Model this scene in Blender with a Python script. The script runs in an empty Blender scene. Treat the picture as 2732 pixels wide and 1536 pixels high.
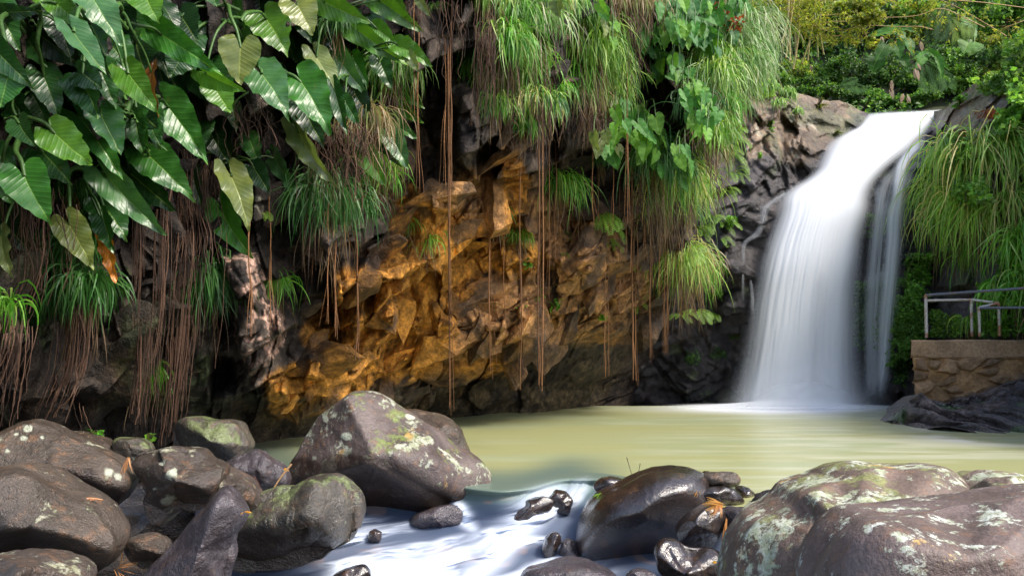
import bpy, math, random
import numpy as np
from mathutils import Vector
R = np.random.RandomState(7)
random.seed(7)
scene = bpy.context.scene
COL = scene.collection
F, HX, HY, CAMZ = 2120.0, 1366.0, 923.0, 1.5

# ------------------------------------------------------------------ layout
def P(px, py, Y):
    px = np.asarray(px, float); py = np.asarray(py, float); Y = np.asarray(Y, float)
    px, py, Y = np.broadcast_arrays(px, py, Y)
    return np.stack([(px-HX)/F*Y, Y, CAMZ-(py-HY)/F*Y], -1)
FR = {'1': (0, 0, 2.896), '2': (600, 0, 2.896), '3': (1200, 0, 2.413), '4': (1950, 0, 2.586), '5': (0, 450, 2.896),
      '6': (550, 500, 2.414), '7': (1200, 500, 2.413), '8': (1950, 500, 2.228), 'a': (0, 1000, 2.701), 'b': (600, 1000, 2.701),
      'c': (1200, 1150, 3.752), 'd': (1500, 1150, 3.752), 'e': (2032, 1150, 3.68), 's': (0, 0, 1.0)}
def Z(f, x, y):
    a, b, k = FR[f]
    return a+x/k, b+y/k
def ZP(f, pts): return np.array([Z(f, x, y) for x, y in pts])
def sc(f): return FR[f][2]

# ------------------------------------------------------------------ noise
def _h(ix, iy, iz, s):
    n = (ix.astype(np.int64)*73856093) ^ (iy.astype(np.int64)*19349663) ^ (iz.astype(np.int64)*83492791) ^ (s*2654435761 & 0xffffffff)
    n = (n ^ (n >> 13))*1274126177 & 0xffffffff
    n = (n ^ (n >> 16))*2246822519 & 0xffffffff
    n = n ^ (n >> 15)
    return (n & 0xffffff)/float(0xffffff)
def vnoise(p, s=0):
    f = np.floor(p); t = p-f; t = t*t*t*(t*(t*6-15)+10); i = f.astype(np.int64)
    x, y, z = i[..., 0], i[..., 1], i[..., 2]; r = 0
    for dx in (0, 1):
        wx = t[..., 0] if dx else 1-t[..., 0]
        for dy in (0, 1):
            wy = t[..., 1] if dy else 1-t[..., 1]
            for dz in (0, 1):
                wz = t[..., 2] if dz else 1-t[..., 2]
                r = r+wx*wy*wz*_h(x+dx, y+dy, z+dz, s)
    return r*2-1
def fbm(p, oct=4, s=0, gain=.5):
    r = 0; a = 1; tot = 0
    for o in range(oct):
        r = r+a*vnoise(p*(2.03**o)+o*17.3, s+o); tot += a; a *= gain
    return r/tot
def facets(a, b, s=0, slope=.9, curv=.55, off=.5, tilt=0.):
    """max of tilted paraboloids on a jittered grid: chunky rock blocks with sharp creases"""
    ia = np.floor(a).astype(np.int64); ib = np.floor(b).astype(np.int64); z = np.zeros_like(ia)
    best = np.full(a.shape, -9.)
    for da in (-1, 0, 1):
        for db in (-1, 0, 1):
            ca, cb = ia+da, ib+db
            u = a-(ca+_h(ca, cb, z, s)); v = b-(cb+_h(ca, cb, z+1, s))
            gx = (_h(ca, cb, z+2, s)-.5)*2*slope; gy = (_h(ca, cb, z+3, s)-.5)*2*slope
            h = _h(ca, cb, z+4, s)*off+gx*u+(gy+tilt)*v-curv*(u*u+v*v)
            best = np.maximum(best, h)
    return best
def inpoly(x, y, poly):
    c = np.zeros(x.shape, bool); n = len(poly); j = n-1
    for i in range(n):
        xi, yi = poly[i]; xj, yj = poly[j]
        c ^= ((yi > y) != (yj > y)) & (x < (xj-xi)*(y-yi)/(yj-yi+1e-12)+xi); j = i
    return c
def sstep(a, b, x):
    t = np.clip((x-a)/(b-a), 0, 1); return t*t*(3-2*t)
def lerp(a, b, t): return a+(b-a)*t

# ------------------------------------------------------------------ object helpers
def tag(o, label=None, cat=None, group=None, kind=None):
    for k, v in (('label', label), ('category', cat), ('group', group), ('kind', kind)):
        if v: o[k] = v
    return o
def mesh_np(name, V, Fc, mat, parent=None, col=None, uv=None, smooth=True, origin=None, extra=None):
    V = np.asarray(V, float).reshape(-1, 3); Fc = np.asarray(Fc, np.int32)
    k = Fc.shape[1]
    if parent is not None: o0 = np.array(parent.location)
    elif origin is not None: o0 = np.asarray(origin, float)
    else: o0 = np.zeros(3)
    me = bpy.data.meshes.new(name)
    me.vertices.add(len(V)); me.vertices.foreach_set('co', (V-o0).ravel())
    me.loops.add(Fc.size); me.loops.foreach_set('vertex_index', Fc.ravel())
    me.polygons.add(len(Fc)); me.polygons.foreach_set('loop_start', np.arange(0, Fc.size, k)); me.polygons.foreach_set('loop_total', np.full(len(Fc), k))
    me.polygons.foreach_set('use_smooth', np.full(len(Fc), smooth))
    if col is not None:
        c = np.ones((len(V), 4)); c[:, :3] = col
        at = me.color_attributes.new('Col', 'FLOAT_COLOR', 'POINT'); at.data.foreach_set('color', c.ravel())
    if extra is not None:
        for nm, arr in extra.items():
            at = me.attributes.new(nm, 'FLOAT', 'POINT'); at.data.foreach_set('value', np.asarray(arr, float).ravel())
    if uv is not None:
        l = me.uv_layers.new(name='UVMap'); l.data.foreach_set('uv', np.asarray(uv)[Fc.ravel()].ravel())
    me.update(calc_edges=True); me.validate()
    me.materials.append(mat)
    o = bpy.data.objects.new(name, me); COL.objects.link(o)
    if parent is not None: o.parent = parent
    elif origin is not None: o.location = o0
    return o
def empty(name, loc, label, cat, group=None):
    o = bpy.data.objects.new(name, None); o.location = [float(v) for v in loc]; COL.objects.link(o); o.empty_display_size = .1
    return tag(o, label, cat, group)
def gridf(nr, nc, wrap=False):
    i = np.arange((nr-1)*nc).reshape(nr-1, nc)
    if not wrap: i = i[:, :-1]
    i = i.ravel(); r = i//nc; c = i % nc; c2 = (c+1) % nc
    return np.stack([r*nc+c, r*nc+c2, (r+1)*nc+c2, (r+1)*nc+c], -1)
def normals_grid(V):
    du = np.gradient(V, axis=1); dv = np.gradient(V, axis=0)
    n = np.cross(du, dv); return n/(np.linalg.norm(n, axis=-1, keepdims=True)+1e-12)
def nrm(v): return v/(np.linalg.norm(v, axis=-1, keepdims=True)+1e-12)
def spline(pts, n):
    pts = np.asarray(pts, float); m = len(pts)
    if m < 3:
        t = np.linspace(0, 1, n)[:, None]; return pts[0]*(1-t)+pts[-1]*t
    q = np.vstack([2*pts[0]-pts[1], pts, 2*pts[-1]-pts[-2]])
    s = np.linspace(0, m-1-1e-9, n); i = s.astype(int); t = (s-i)[:, None]
    a, b, c, d = q[i], q[i+1], q[i+2], q[i+3]
    return .5*((2*b)+(c-a)*t+(2*a-5*b+4*c-d)*t*t+(3*b-a-3*c+d)*t**3)
def tube(pts, r, sides=6, n=None):
    if n: pts = spline(pts, n)
    pts = np.asarray(pts, float); k = len(pts)
    r = np.broadcast_to(np.interp(np.linspace(0, 1, k), np.linspace(0, 1, len(np.atleast_1d(r))), np.atleast_1d(r)), k)
    T = nrm(np.gradient(pts, axis=0)); up = np.array([0, 1., 0.]) if abs(T[0][1]) < .9 else np.array([1., 0, 0])
    A = nrm(np.cross(T, up)); B = np.cross(T, A)
    th = np.arange(sides)*2*np.pi/sides
    V = pts[:, None]+r[:, None, None]*(A[:, None]*np.cos(th)[None, :, None]+B[:, None]*np.sin(th)[None, :, None])
    return V.reshape(-1, 3), gridf(k, sides, True)
class Bag:
    def __init__(s): s.v = []; s.f = []; s.c = []; s.n = 0
    def add(s, V, Fc, c=None):
        V = np.asarray(V).reshape(-1, 3); s.v.append(V); s.f.append(np.asarray(Fc)+s.n); s.n += len(V)
        s.c.append(np.broadcast_to(np.asarray(c if c is not None else (1, 1, 1), float), V.shape))
    def build(s, name, mat, parent=None, **k):
        return mesh_np(name, np.vstack(s.v), np.vstack(s.f), mat, parent, col=np.vstack(s.c), **k)

# ------------------------------------------------------------------ materials
def newmat(name):
    m = bpy.data.materials.new(name); m.use_nodes = True; nt = m.node_tree
    for n in list(nt.nodes): nt.nodes.remove(n)
    out = nt.nodes.new('ShaderNodeOutputMaterial'); return m, nt, out
class N:
    def __init__(s, nt): s.nt = nt
    def n(s, typ, **kw):
        x = s.nt.nodes.new('ShaderNode'+typ)
        for k, v in kw.items(): setattr(x, k, v)
        return x
    def l(s, a, b): s.nt.links.new(a, b)
    def inp(s, node, name, v):
        if isinstance(v, bpy.types.NodeSocket): s.l(v, node.inputs[name])
        else: node.inputs[name].default_value = v
    def math(s, op, a, b=0., clamp=False):
        m = s.n('Math', operation=op, use_clamp=clamp); s.inp(m, 0, a); s.inp(m, 1, b); return m.outputs[0]
    def mix(s, f, a, b, bt='MIX'):
        m = s.n('Mix', data_type='RGBA', blend_type=bt); s.inp(m, 0, f); s.inp(m, 6, a); s.inp(m, 7, b); return m.outputs[2]
    def noise(s, vec, scale, detail=5, rough=.55, w=None, dist=0):
        m = s.n('TexNoise', noise_dimensions='4D' if w is not None else '3D')
        s.inp(m, 'Vector', vec); m.inputs['Scale'].default_value = scale; m.inputs['Detail'].default_value = detail
        m.inputs['Roughness'].default_value = rough; m.inputs['Distortion'].default_value = dist
        if w is not None: s.inp(m, 'W', w)
        return m.outputs['Fac']
    def ramp(s, f, a, b):
        m = s.n('MapRange', interpolation_type='SMOOTHSTEP'); s.inp(m, 0, f); m.inputs[1].default_value = a; m.inputs[2].default_value = b; return m.outputs[0]
def c4(c): return (c[0], c[1], c[2], 1)

def rock_mat(name, c1, c2, rough=.6, lichen=0., lcol=(.42, .45, .30), moss=0., mcol=(.10, .13, .035), wet=0., bump=.5, scale=1., rust=.3, attr=False, spots=.5, spec=.5):
    m, nt, out = newmat(name); g = N(nt)
    tc = g.n('TexCoord').outputs['Object']; w = g.math('MULTIPLY', g.n('ObjectInfo').outputs['Random'], 37.)
    geo = g.n('NewGeometry'); sep = g.n('SeparateXYZ'); g.l(geo.outputs['Normal'], sep.inputs[0]); up = sep.outputs[2]
    n1 = g.noise(tc, 2.2*scale, 6, .6, w); n2 = g.noise(tc, 9*scale, 6, .65, w); n3 = g.noise(tc, 45*scale, 4, .6, w)
    if attr:
        a = g.n('Attribute', attribute_name='Col').outputs['Color']
        base = g.mix(g.ramp(n2, .35, .7), g.mix(1., a, (.5, .49, .48, 1), 'MULTIPLY'), g.mix(1., a, (1.6, 1.55, 1.48, 1), 'MULTIPLY'))
    else:
        base = g.mix(g.ramp(n1, .35, .65), c4(c1), c4(c2))
        base = g.mix(g.math('MULTIPLY', g.ramp(n2, .52, .68), rust), base, (.30, .15, .07, 1))
    base = g.mix(g.math('MULTIPLY', g.ramp(n3, .35, .75), .55), base, g.mix(1., base, (.35, .35, .35, 1), 'MULTIPLY'))
    lm = 0.
    if moss > 0:
        mm = g.ramp(g.math('ADD', g.noise(tc, 3.1*scale, 7, .7, g.math('ADD', w, 5.)), g.math('MULTIPLY', up, .12)), .66-.3*moss, .74-.3*moss)
        base = g.mix(g.math('MULTIPLY', mm, .9), base, g.mix(g.ramp(n3, .3, .7), c4(mcol), (mcol[0]*2.2, mcol[1]*2.1, mcol[2]*2.2, 1)))
    if lichen > 0:
        big = g.noise(tc, 3.4*scale, 4, .6, g.math('ADD', w, 11.)); fine = g.noise(tc, 15*scale, 9, .82, g.math('ADD', w, 3.))
        lmask = g.ramp(g.math('ADD', g.math('ADD', g.math('MULTIPLY', big, .75), g.math('MULTIPLY', fine, .8)), g.math('MULTIPLY', up, .02)), 1.03-.30*lichen, 1.06-.30*lichen)
        vo = g.n('TexVoronoi', feature='F1', voronoi_dimensions='4D'); g.inp(vo, 'Vector', tc); g.inp(vo, 'W', w); vo.inputs['Scale'].default_value = 11*scale
        vd = g.math('ADD', vo.outputs['Distance'], g.math('MULTIPLY', fine, .25))
        spot = g.math('MULTIPLY', g.ramp(vd, .34, .28), g.math('GREATER_THAN', vo.outputs['Color'], 1-.45*spots))
        lmask = g.math('MAXIMUM', lmask, g.math('MULTIPLY', spot, .8), True)
        lc = g.mix(g.ramp(g.noise(tc, 13*scale, 3, .6, w), .4, .62), c4(lcol), (min(lcol[0]*1.5, .8), min(lcol[1]*1.45, .8), min(lcol[2]*1.8, .75), 1))
        lc = g.mix(g.math('MULTIPLY', g.ramp(g.noise(tc, 4*scale, 2, .5, g.math('ADD', w, 8.)), .62, .72), .8), lc, (.50, .27, .05, 1))
        lc = g.mix(g.math('MULTIPLY', g.ramp(n3, .5, .8), .6), lc, base)
        base = g.mix(lmask, base, lc); lm = lmask
    base = g.mix(g.n('Attribute', attribute_name='disc').outputs['Fac'], base, g.mix(g.ramp(n3, .3, .7), (.50, .52, .42, 1), (.36, .38, .28, 1)))
    wa = g.n('Attribute', attribute_name='wet_shade').outputs['Fac']  # darkened undersides: wet rock plus shade painted into the base colour
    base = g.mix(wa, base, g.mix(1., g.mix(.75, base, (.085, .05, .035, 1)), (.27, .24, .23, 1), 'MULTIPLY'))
    b = g.n('BsdfPrincipled'); g.l(base, b.inputs['Base Color'])
    rr = g.math('ADD', rough-.1, g.math('MULTIPLY', n2, .25))
    if wet > 0: rr = g.math('SUBTRACT', rr, g.math('MULTIPLY', g.ramp(n1, .3, .6), .12))
    if lichen > 0: rr = g.math('ADD', rr, g.math('MULTIPLY', lm, .4), True)
    g.l(rr, b.inputs['Roughness']); b.inputs['Specular IOR Level'].default_value = spec
    if wet > 0:
        b.inputs['Coat Weight'].default_value = wet; b.inputs['Coat Roughness'].default_value = .16
    hh = g.math('ADD', g.math('MULTIPLY', n2, 1.), g.math('MULTIPLY', n3, .45)); hh = g.math('ADD', hh, g.math('MULTIPLY', g.noise(tc, 120*scale, 3, .6, w), .14))
    if lichen > 0: hh = g.math('ADD', hh, g.math('MULTIPLY', lm, .12))
    vb = g.n('TexVoronoi', feature='F1'); g.l(tc, vb.inputs['Vector']); vb.inputs['Scale'].default_value = 38*scale
    hh = g.math('ADD', hh, g.math('MULTIPLY', g.ramp(vb.outputs['Distance'], .0, .35), .1))
    bp = g.n('Bump'); bp.inputs['Strength'].default_value = bump; bp.inputs['Distance'].default_value = .05/scale; g.l(hh, bp.inputs['Height'])
    g.l(bp.outputs[0], b.inputs['Normal'])
    if wet > 0: g.l(bp.outputs[0], b.inputs['Coat Normal'])
    g.l(b.outputs[0], out.inputs[0]); return m

def foliage_mat(name, rough=.45, trans=.35, spec=.5, veins=False):
    m, nt, out = newmat(name); g = N(nt)
    a = g.n('Attribute', attribute_name='Col').outputs['Color']
    tc = g.n('TexCoord').outputs['Object']
    nz = g.noise(tc, 6, 4, .6); a = g.mix(g.math('MULTIPLY', g.ramp(g.noise(tc, 14, 5, .7), .62, .72), .45 if veins else .0), a, (.20, .17, .04, 1)); base = g.mix(g.ramp(nz, .3, .75), g.mix(1., a, (.72, .78, .7, 1), 'MULTIPLY'), g.mix(1., a, (1.25, 1.18, 1.1, 1), 'MULTIPLY'))
    b = g.n('BsdfPrincipled'); b.inputs['Roughness'].default_value = rough; b.inputs['Specular IOR Level'].default_value = spec
    if veins:
        uv = g.n('UVMap').outputs[0]; s = g.n('SeparateXYZ'); g.l(uv, s.inputs[0])
        au = g.math('ABSOLUTE', s.outputs[0]); mid = g.ramp(au, .016, .006)
        ph = g.math('MULTIPLY', g.math('SUBTRACT', s.outputs[1], g.math('MULTIPLY', au, .75)), 9.)
        fr = g.math('ABSOLUTE', g.math('SUBTRACT', g.math('FRACT', ph), .5)); lat = g.math('MULTIPLY', g.ramp(fr, .45, .5), .25)
        vm = g.math('MAXIMUM', g.math('MULTIPLY', mid, .8), lat)
        base = g.mix(vm, base, g.mix(.5, g.mix(1., a, (2.4, 2.0, 1.6, 1), 'MULTIPLY'), (.22, .30, .06, 1)))
        bp = g.n('Bump'); bp.inputs['Strength'].default_value = .3; bp.inputs['Distance'].default_value = .006
        hb = g.math('SUBTRACT', g.math('MULTIPLY', g.noise(tc, 22, 3, .5), .5), g.math('MULTIPLY', g.ramp(fr, .2, .5), .8)); g.l(hb, bp.inputs['Height']); g.l(bp.outputs[0], b.inputs['Normal'])
    g.l(base, b.inputs['Base Color'])
    tr = g.n('BsdfTranslucent'); g.l(g.mix(1., base, (1.5, 1.6, .7, 1), 'MULTIPLY'), tr.inputs[0])
    mx = g.n('MixShader'); mx.inputs[0].default_value = trans; g.l(b.outputs[0], mx.inputs[1]); g.l(tr.outputs[0], mx.inputs[2])
    g.l(mx.outputs[0], out.inputs[0]); return m

def attr_mat(name, rough=.7, bump=.3, bscale=30, spec=.4, metal=0):
    m, nt, out = newmat(name); g = N(nt)
    a = g.n('Attribute', attribute_name='Col').outputs['Color']; tc = g.n('TexCoord').outputs['Object']
    nz = g.noise(tc, bscale, 5, .65)
    base = g.mix(g.ramp(nz, .3, .7), g.mix(1., a, (.7, .68, .65, 1), 'MULTIPLY'), g.mix(1., a, (1.25, 1.2, 1.15, 1), 'MULTIPLY'))
    b = g.n('BsdfPrincipled'); g.l(base, b.inputs['Base Color']); b.inputs['Roughness'].default_value = rough; b.inputs['Specular IOR Level'].default_value = spec; b.inputs['Metallic'].default_value = metal
    bp = g.n('Bump'); bp.inputs['Strength'].default_value = bump; bp.inputs['Distance'].default_value = .02; g.l(nz, bp.inputs['Height']); g.l(bp.outputs[0], b.inputs['Normal'])
    g.l(b.outputs[0], out.inputs[0]); return m

def water_mat(name, rough=.25, bump=.1, spec=.5, ro=False):
    m, nt, out = newmat(name); g = N(nt)
    a = g.n('Attribute', attribute_name='Col').outputs['Color']
    b = g.n('BsdfPrincipled'); g.l(a, b.inputs['Base Color']); b.inputs['Roughness'].default_value = rough; b.inputs['IOR'].default_value = 1.33; b.inputs['Specular IOR Level'].default_value = spec
    if ro:
        k = g.n('Attribute', attribute_name='ro').outputs['Fac']; g.l(g.math('ADD', .28, g.math('MULTIPLY', k, .32)), b.inputs['Roughness']); g.l(g.math('SUBTRACT', .5, g.math('MULTIPLY', k, .35)), b.inputs['Specular IOR Level'])
    tc = g.n('TexCoord').outputs['Object']; mp = g.n('Mapping'); g.l(tc, mp.inputs[0]); mp.inputs['Scale'].default_value = (.5, 2.2, 1)
    bp = g.n('Bump'); bp.inputs['Strength'].default_value = bump; bp.inputs['Distance'].default_value = .05; g.l(g.noise(mp.outputs[0], 1.2, 3, .5), bp.inputs['Height']); g.l(bp.outputs[0], b.inputs['Normal'])
    g.l(b.outputs[0], out.inputs[0]); return m

def silk_mat(name, col=(.9, .93, .97)):
    m, nt, out = newmat(name); g = N(nt)
    d = g.n('Attribute', attribute_name='dens').outputs['Fac']
    df = g.n('BsdfDiffuse'); df.inputs[0].default_value = c4(col)
    tl = g.n('BsdfTranslucent'); tl.inputs[0].default_value = c4(col)
    mx = g.n('MixShader'); mx.inputs[0].default_value = .35; g.l(df.outputs[0], mx.inputs[1]); g.l(tl.outputs[0], mx.inputs[2])
    tp = g.n('BsdfTransparent'); m2 = g.n('MixShader'); g.l(d, m2.inputs[0]); g.l(tp.outputs[0], m2.inputs[1]); g.l(mx.outputs[0], m2.inputs[2])
    g.l(m2.outputs[0], out.inputs[0]); return m

M = {}
M['leaf'] = foliage_mat('big_leaf', .33, .25, .5, True)
M['leafs'] = foliage_mat('small_heart_leaf', .5, .35, .3, True)
M['foliage'] = foliage_mat('foliage', .5, .38, .35)
M['blade'] = foliage_mat('grass_blade', .42, .33, .45)
M['stem'] = attr_mat('stem', .45, .1)
M['root'] = attr_mat('root', .75, .5, 40)
M['cliff'] = rock_mat('cliff_rock', (0, 0, 0), (0, 0, 0), .72, 0, bump=1., scale=.75, attr=True, spec=.35)
M['cliffwet'] = rock_mat('falls_rock', (0, 0, 0), (0, 0, 0), .40, 0, bump=1., scale=.7, attr=True, spec=.5, wet=.35)
M['dry'] = rock_mat('boulder_dry', (.060, .045, .034), (.115, .088, .068), .44, .45, (.26, .26, .16), rust=.5, bump=.9, wet=.35, spots=.35, scale=1.1)
M['damp'] = rock_mat('boulder_damp', (.05, .038, .030), (.105, .08, .066), .38, .54, (.28, .28, .17), rust=.5, bump=.8, wet=.2, scale=1.1)
M['wet'] = rock_mat('boulder_wet', (.022, .016, .015), (.045, .032, .030), .30, 0, wet=1., bump=.28, rust=.25)
M['wetp'] = rock_mat('boulder_wet_rough', (.045, .036, .042), (.10, .085, .095), .36, .12, (.25, .28, .17), wet=.4, bump=.7, rust=.2)
M['mossy'] = rock_mat('boulder_mossy', (.05, .042, .034), (.11, .095, .075), .40, .25, (.30, .33, .2), moss=.36, mcol=(.10, .125, .05), wet=.5, bump=.8, rust=.3)
M['big'] = rock_mat('boulder_big', (.085, .062, .058), (.155, .12, .11), .42, .62, (.30, .32, .21), moss=.12, rust=.5, bump=.55)
M['lichen'] = rock_mat('boulder_lichen', (.12, .080, .058), (.215, .150, .118), .55, .70, (.36, .39, .25), moss=.2, mcol=(.14, .15, .05), rust=.5, bump=.6, scale=1.3)
M['lichenf'] = rock_mat('boulder_lichen_front', (.12, .082, .066), (.20, .145, .130), .48, .60, (.38, .41, .29), rust=.45, bump=.5, scale=1.5)

# ------------------------------------------------------------------ the cliff
def ctrl(px, py, cols, rows, tab):
    tab = np.asarray(tab, float); cols = np.asarray(cols, float); rows = np.asarray(rows, float)
    i = np.clip(np.searchsorted(cols, px)-1, 0, len(cols)-2); j = np.clip(np.searchsorted(rows, py)-1, 0, len(rows)-2)
    u = np.clip((px-cols[i])/(cols[i+1]-cols[i]), 0, 1); v = np.clip((py-rows[j])/(rows[j+1]-rows[j]), 0, 1)
    u = u*.5+sstep(0, 1, u)*.5; v = v*.5+sstep(0, 1, v)*.5
    return (tab[j, i]*(1-u)+tab[j, i+1]*u)*(1-v)+(tab[j+1, i]*(1-u)+tab[j+1, i+1]*u)*v
CC = [-700, 0, 250, 500, 660, 800, 1000, 1200, 1400, 1600, 1800, 1990]
CR = [-700, 0, 300, 500, 700, 850, 950, 1050, 1220]
CT = [[5.5, 7.2, 8.0, 9.2, 10.2, 11.0, 11.9, 12.6, 13.4, 14.4, 15.4, 16.4],
      [5.8, 7.5, 8.3, 9.6, 10.6, 11.4, 12.4, 13.2, 14.0, 15.0, 16.0, 17.0],
      [6.0, 7.8, 8.7, 10.0, 11.0, 12.0, 13.0, 13.8, 14.6, 15.5, 16.4, 17.4],
      [6.2, 8.2, 9.0, 10.3, 11.3, 12.3, 13.6, 14.6, 15.3, 16.3, 17.1, 18.0],
      [6.4, 8.6, 9.3, 10.4, 11.3, 12.4, 13.9, 15.1, 15.9, 17.0, 17.9, 19.0],
      [6.6, 8.8, 9.5, 10.6, 11.4, 12.8, 14.2, 15.5, 16.6, 17.8, 19.0, 20.3],
      [6.7, 8.9, 9.6, 10.8, 11.9, 13.1, 14.7, 16.1, 17.5, 19.0, 20.4, 21.3],
      [6.8, 9.0, 9.7, 10.9, 12.4, 13.6, 15.4, 16.9, 18.6, 20.5, 21.6, 22.0],
      [6.8, 9.0, 9.8, 11.2, 13.4, 14.6, 16.4, 18.2, 20.2, 22.0, 22.6, 22.6]]
NCR, NCC = 560, 860
def EDGE(py): return np.interp(py, [-700, 0, 250, 400, 600, 800, 950, 1100, 1220], [1960, 1975, 1985, 1930, 1860, 1835, 1800, 1780, 1760])
def build_cliff():
    v = np.linspace(0, 1, NCR); pyr = np.where(v < .16, -700+v/.16*690, -10+(v-.16)/.84*1230)
    u = np.linspace(0, 1, NCC); PY = np.repeat(pyr[:, None], NCC, 1); PX = -600+u[None]*(EDGE(PY)+600)
    Y = ctrl(PX, PY, CC, CR, CT)
    B = P(PX, PY, Y)
    # rotated strata domain: ledges climb to the right
    ss = B[..., 0]*.62+B[..., 1]*.78; zz = B[..., 2]
    w = fbm(B*.7, 3, 5)*.35
    a = ss*.94+zz*.34+w; b = -ss*.42+zz*.9-w
    low = sstep(-15, 55, PY-np.interp(PX, [500, 1000, 1200, 1450, 1700, 1850], [1050, 1045, 1018, 920, 855, 815])+fbm(B*1.2, 3, 6)*40)   # smooth, water worn underside
    mid = sstep(350, 520, PY)
    left = 1-sstep(500, 640, PX)
    big = facets(a*.80, b*.62, 3, 1.3, .35, .9, -.7); med = facets(a*1.9+5+w*1.5, b*1.25, 8, 1.5, .45, 1.0, -.9); sm = facets(a*4.4+w*3, b*3.1+9, 13, 1.6, .7, 1.0, -.7)
    ti = facets(a*9.5+w*4, b*7, 17, 1.5, .8, 1.0, -.3)
    d = big*.75*(1-.55*low)+med*.40*(1-.70*low)+sm*.17*(1-.5*low)+ti*.05+fbm(B*3, 4, 21)*.05+fbm(B*.9, 3, 31)*.12
    d = d*(1-.25*left)
    reg = sstep(420, 520, PY)*sstep(640, 800, PX)*(1-low); cl = zz*1.05-ss*.52+fbm(B*.55, 3, 71)*.9; fl = cl*1.15-np.floor(cl*1.15); il = np.floor(cl*1.15)
    la = .25+.75*_h(il.astype(np.int64), np.floor(ss*.45+il*.37).astype(np.int64), il.astype(np.int64)*0, 5); led = np.where(fl > .06, (1-fl)/.94, fl/.06)
    pp = ss*.95+fbm(B*.8, 3, 75)*.8+il*.31; fp = pp-np.floor(pp); pil = np.where(fp < .72, fp/.72, (1-fp)/.28); p2 = ss*2.3+zz*.5+fbm(B*1.4, 3, 77)*.7+il*.77; f2 = p2-np.floor(p2); pil2 = np.where(f2 < .7, f2/.7, (1-f2)/.3)
    d = d*(1-.2*reg)+reg*(.34*led*la+.20*pil*(.4+.6*la)+.05*pil2)
    def chunk(poly, amt, soft=22, tx=0, ty=0):
        nonlocal d
        q = np.array(poly); cx, cy = q.mean(0); wx = PX+fbm(B*2.2, 3, 41)*22; wy = PY+fbm(B*2.2, 3, 47)*22
        dist = np.full(PX.shape, 1e9)
        for i in range(len(q)):
            p0 = q[i-1]; p1 = q[i]; e = p1-p0; t = np.clip(((wx-p0[0])*e[0]+(wy-p0[1])*e[1])/(e@e), 0, 1)
            dist = np.minimum(dist, np.hypot(wx-p0[0]-t*e[0], wy-p0[1]-t*e[1]))
        m = np.where(inpoly(wx, wy, q), sstep(0, soft, dist), 0)
        d = d+m*(amt+tx*(PX-cx)/100+ty*(PY-cy)/100)
    chunk(ZP('6', [(820, 620), (1050, 560), (1060, 730), (1000, 960), (950, 1090), (830, 1000)]), .45, 18, .15)
    chunk(ZP('6', [(1060, 560), (1200, 560), (1290, 800), (1300, 930), (1180, 950), (1080, 840)]), .42, 18, .1)
    chunk(ZP('6', [(60, 400), (330, 420), (390, 640), (520, 800), (420, 1180), (250, 1260), (160, 1000)]), .7, 26)
    chunk(ZP('6', [(640, 700), (840, 640), (850, 900), (700, 940), (620, 860)]), -.9, 25)
    chunk(ZP('6', [(0, 1080), (170, 1080), (240, 1220), (200, 1330), (0, 1400)]), -1.1, 30)
    chunk(ZP('6', [(1380, 0), (1760, 10), (1680, 130), (1560, 260), (1430, 300)]), .8, 20, 0, -.3)
    chunk(ZP('6', [(1600, 230), (1740, 60), (1820, 60), (1830, 280), (1700, 330)]), .35, 14)
    chunk(ZP('6', [(1000, 420), (1290, 230), (1300, 260), (1180, 360), (1050, 440)]), .5, 8)
    chunk(ZP('6', [(1050, 550), (1200, 500), (1480, 460), (1530, 430), (1500, 530), (1250, 610), (1060, 590)]), .4, 9)
    chunk(ZP('6', [(660, 1100), (760, 1010), (940, 1090), (1050, 1180), (960, 1300), (600, 1250)]), .6, 18, .1, .1)
    chunk(ZP('6', [(400, 1230), (490, 1190), (590, 1420), (470, 1500), (360, 1440)]), .5, 15)
    chunk(ZP('6', [(1360, 720), (1450, 780), (1440, 980), (1330, 1030), (1290, 900)]), .5, 12)
    chunk(ZP('6', [(1480, 760), (1620, 870), (1640, 1000), (1500, 1060), (1440, 900)]), .45, 14)
    chunk(ZP('7', [(700, 440), (1000, 290), (1010, 400), (900, 560), (720, 640), (690, 560)]), .6, 16, .1)
    chunk(ZP('7', [(680, 300), (790, 390), (740, 500), (620, 560), (600, 400)]), .45, 12)
    chunk(ZP('7', [(480, 680), (640, 780), (600, 880), (480, 900), (440, 780)]), .45, 12)
    chunk(ZP('7', [(700, 680), (810, 700), (800, 830), (720, 880), (640, 800)]), .4, 12)
    chunk(ZP('7', [(200, 880), (380, 840), (410, 950), (300, 1040), (190, 1000)]), .35, 14)
    chunk(ZP('7', [(1000, 560), (1080, 820), (980, 860), (900, 700)]), .35, 12)
    chunk(ZP('2', [(1780, 0), (1980, 0), (1860, 220), (1760, 270)]), .6, 14)
    chunk(ZP('3', [(0, 960), (110, 1180), (200, 1190), (220, 820), (170, 560), (60, 620)]), .6, 20)
    Y = Y-d*(1-.0*low)
    uu = np.repeat(u[None], NCR, 0); e = sstep(.985, 1., uu); Y = Y+e*3; rb = sstep(.90, 1., uu)*sstep(640, 860, PY); Y = Y+rb*2.6
    V = P(PX, PY, Y)
    # mineral colours of the rock
    n1 = fbm(V*.9, 4, 51); n2 = fbm(V*2.6, 4, 57); n3 = fbm(V*8, 3, 59)
    c = lerp(np.array([.030, .023, .020]), np.array([.095, .073, .058]), sstep(-.35, .45, n1+.4*n2)[..., None])
    def ell(cx, cy, rx, ry, s): return s*np.exp(-(((PX-cx)/rx)**2+((PY-cy)/ry)**2)**1.5)
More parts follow.
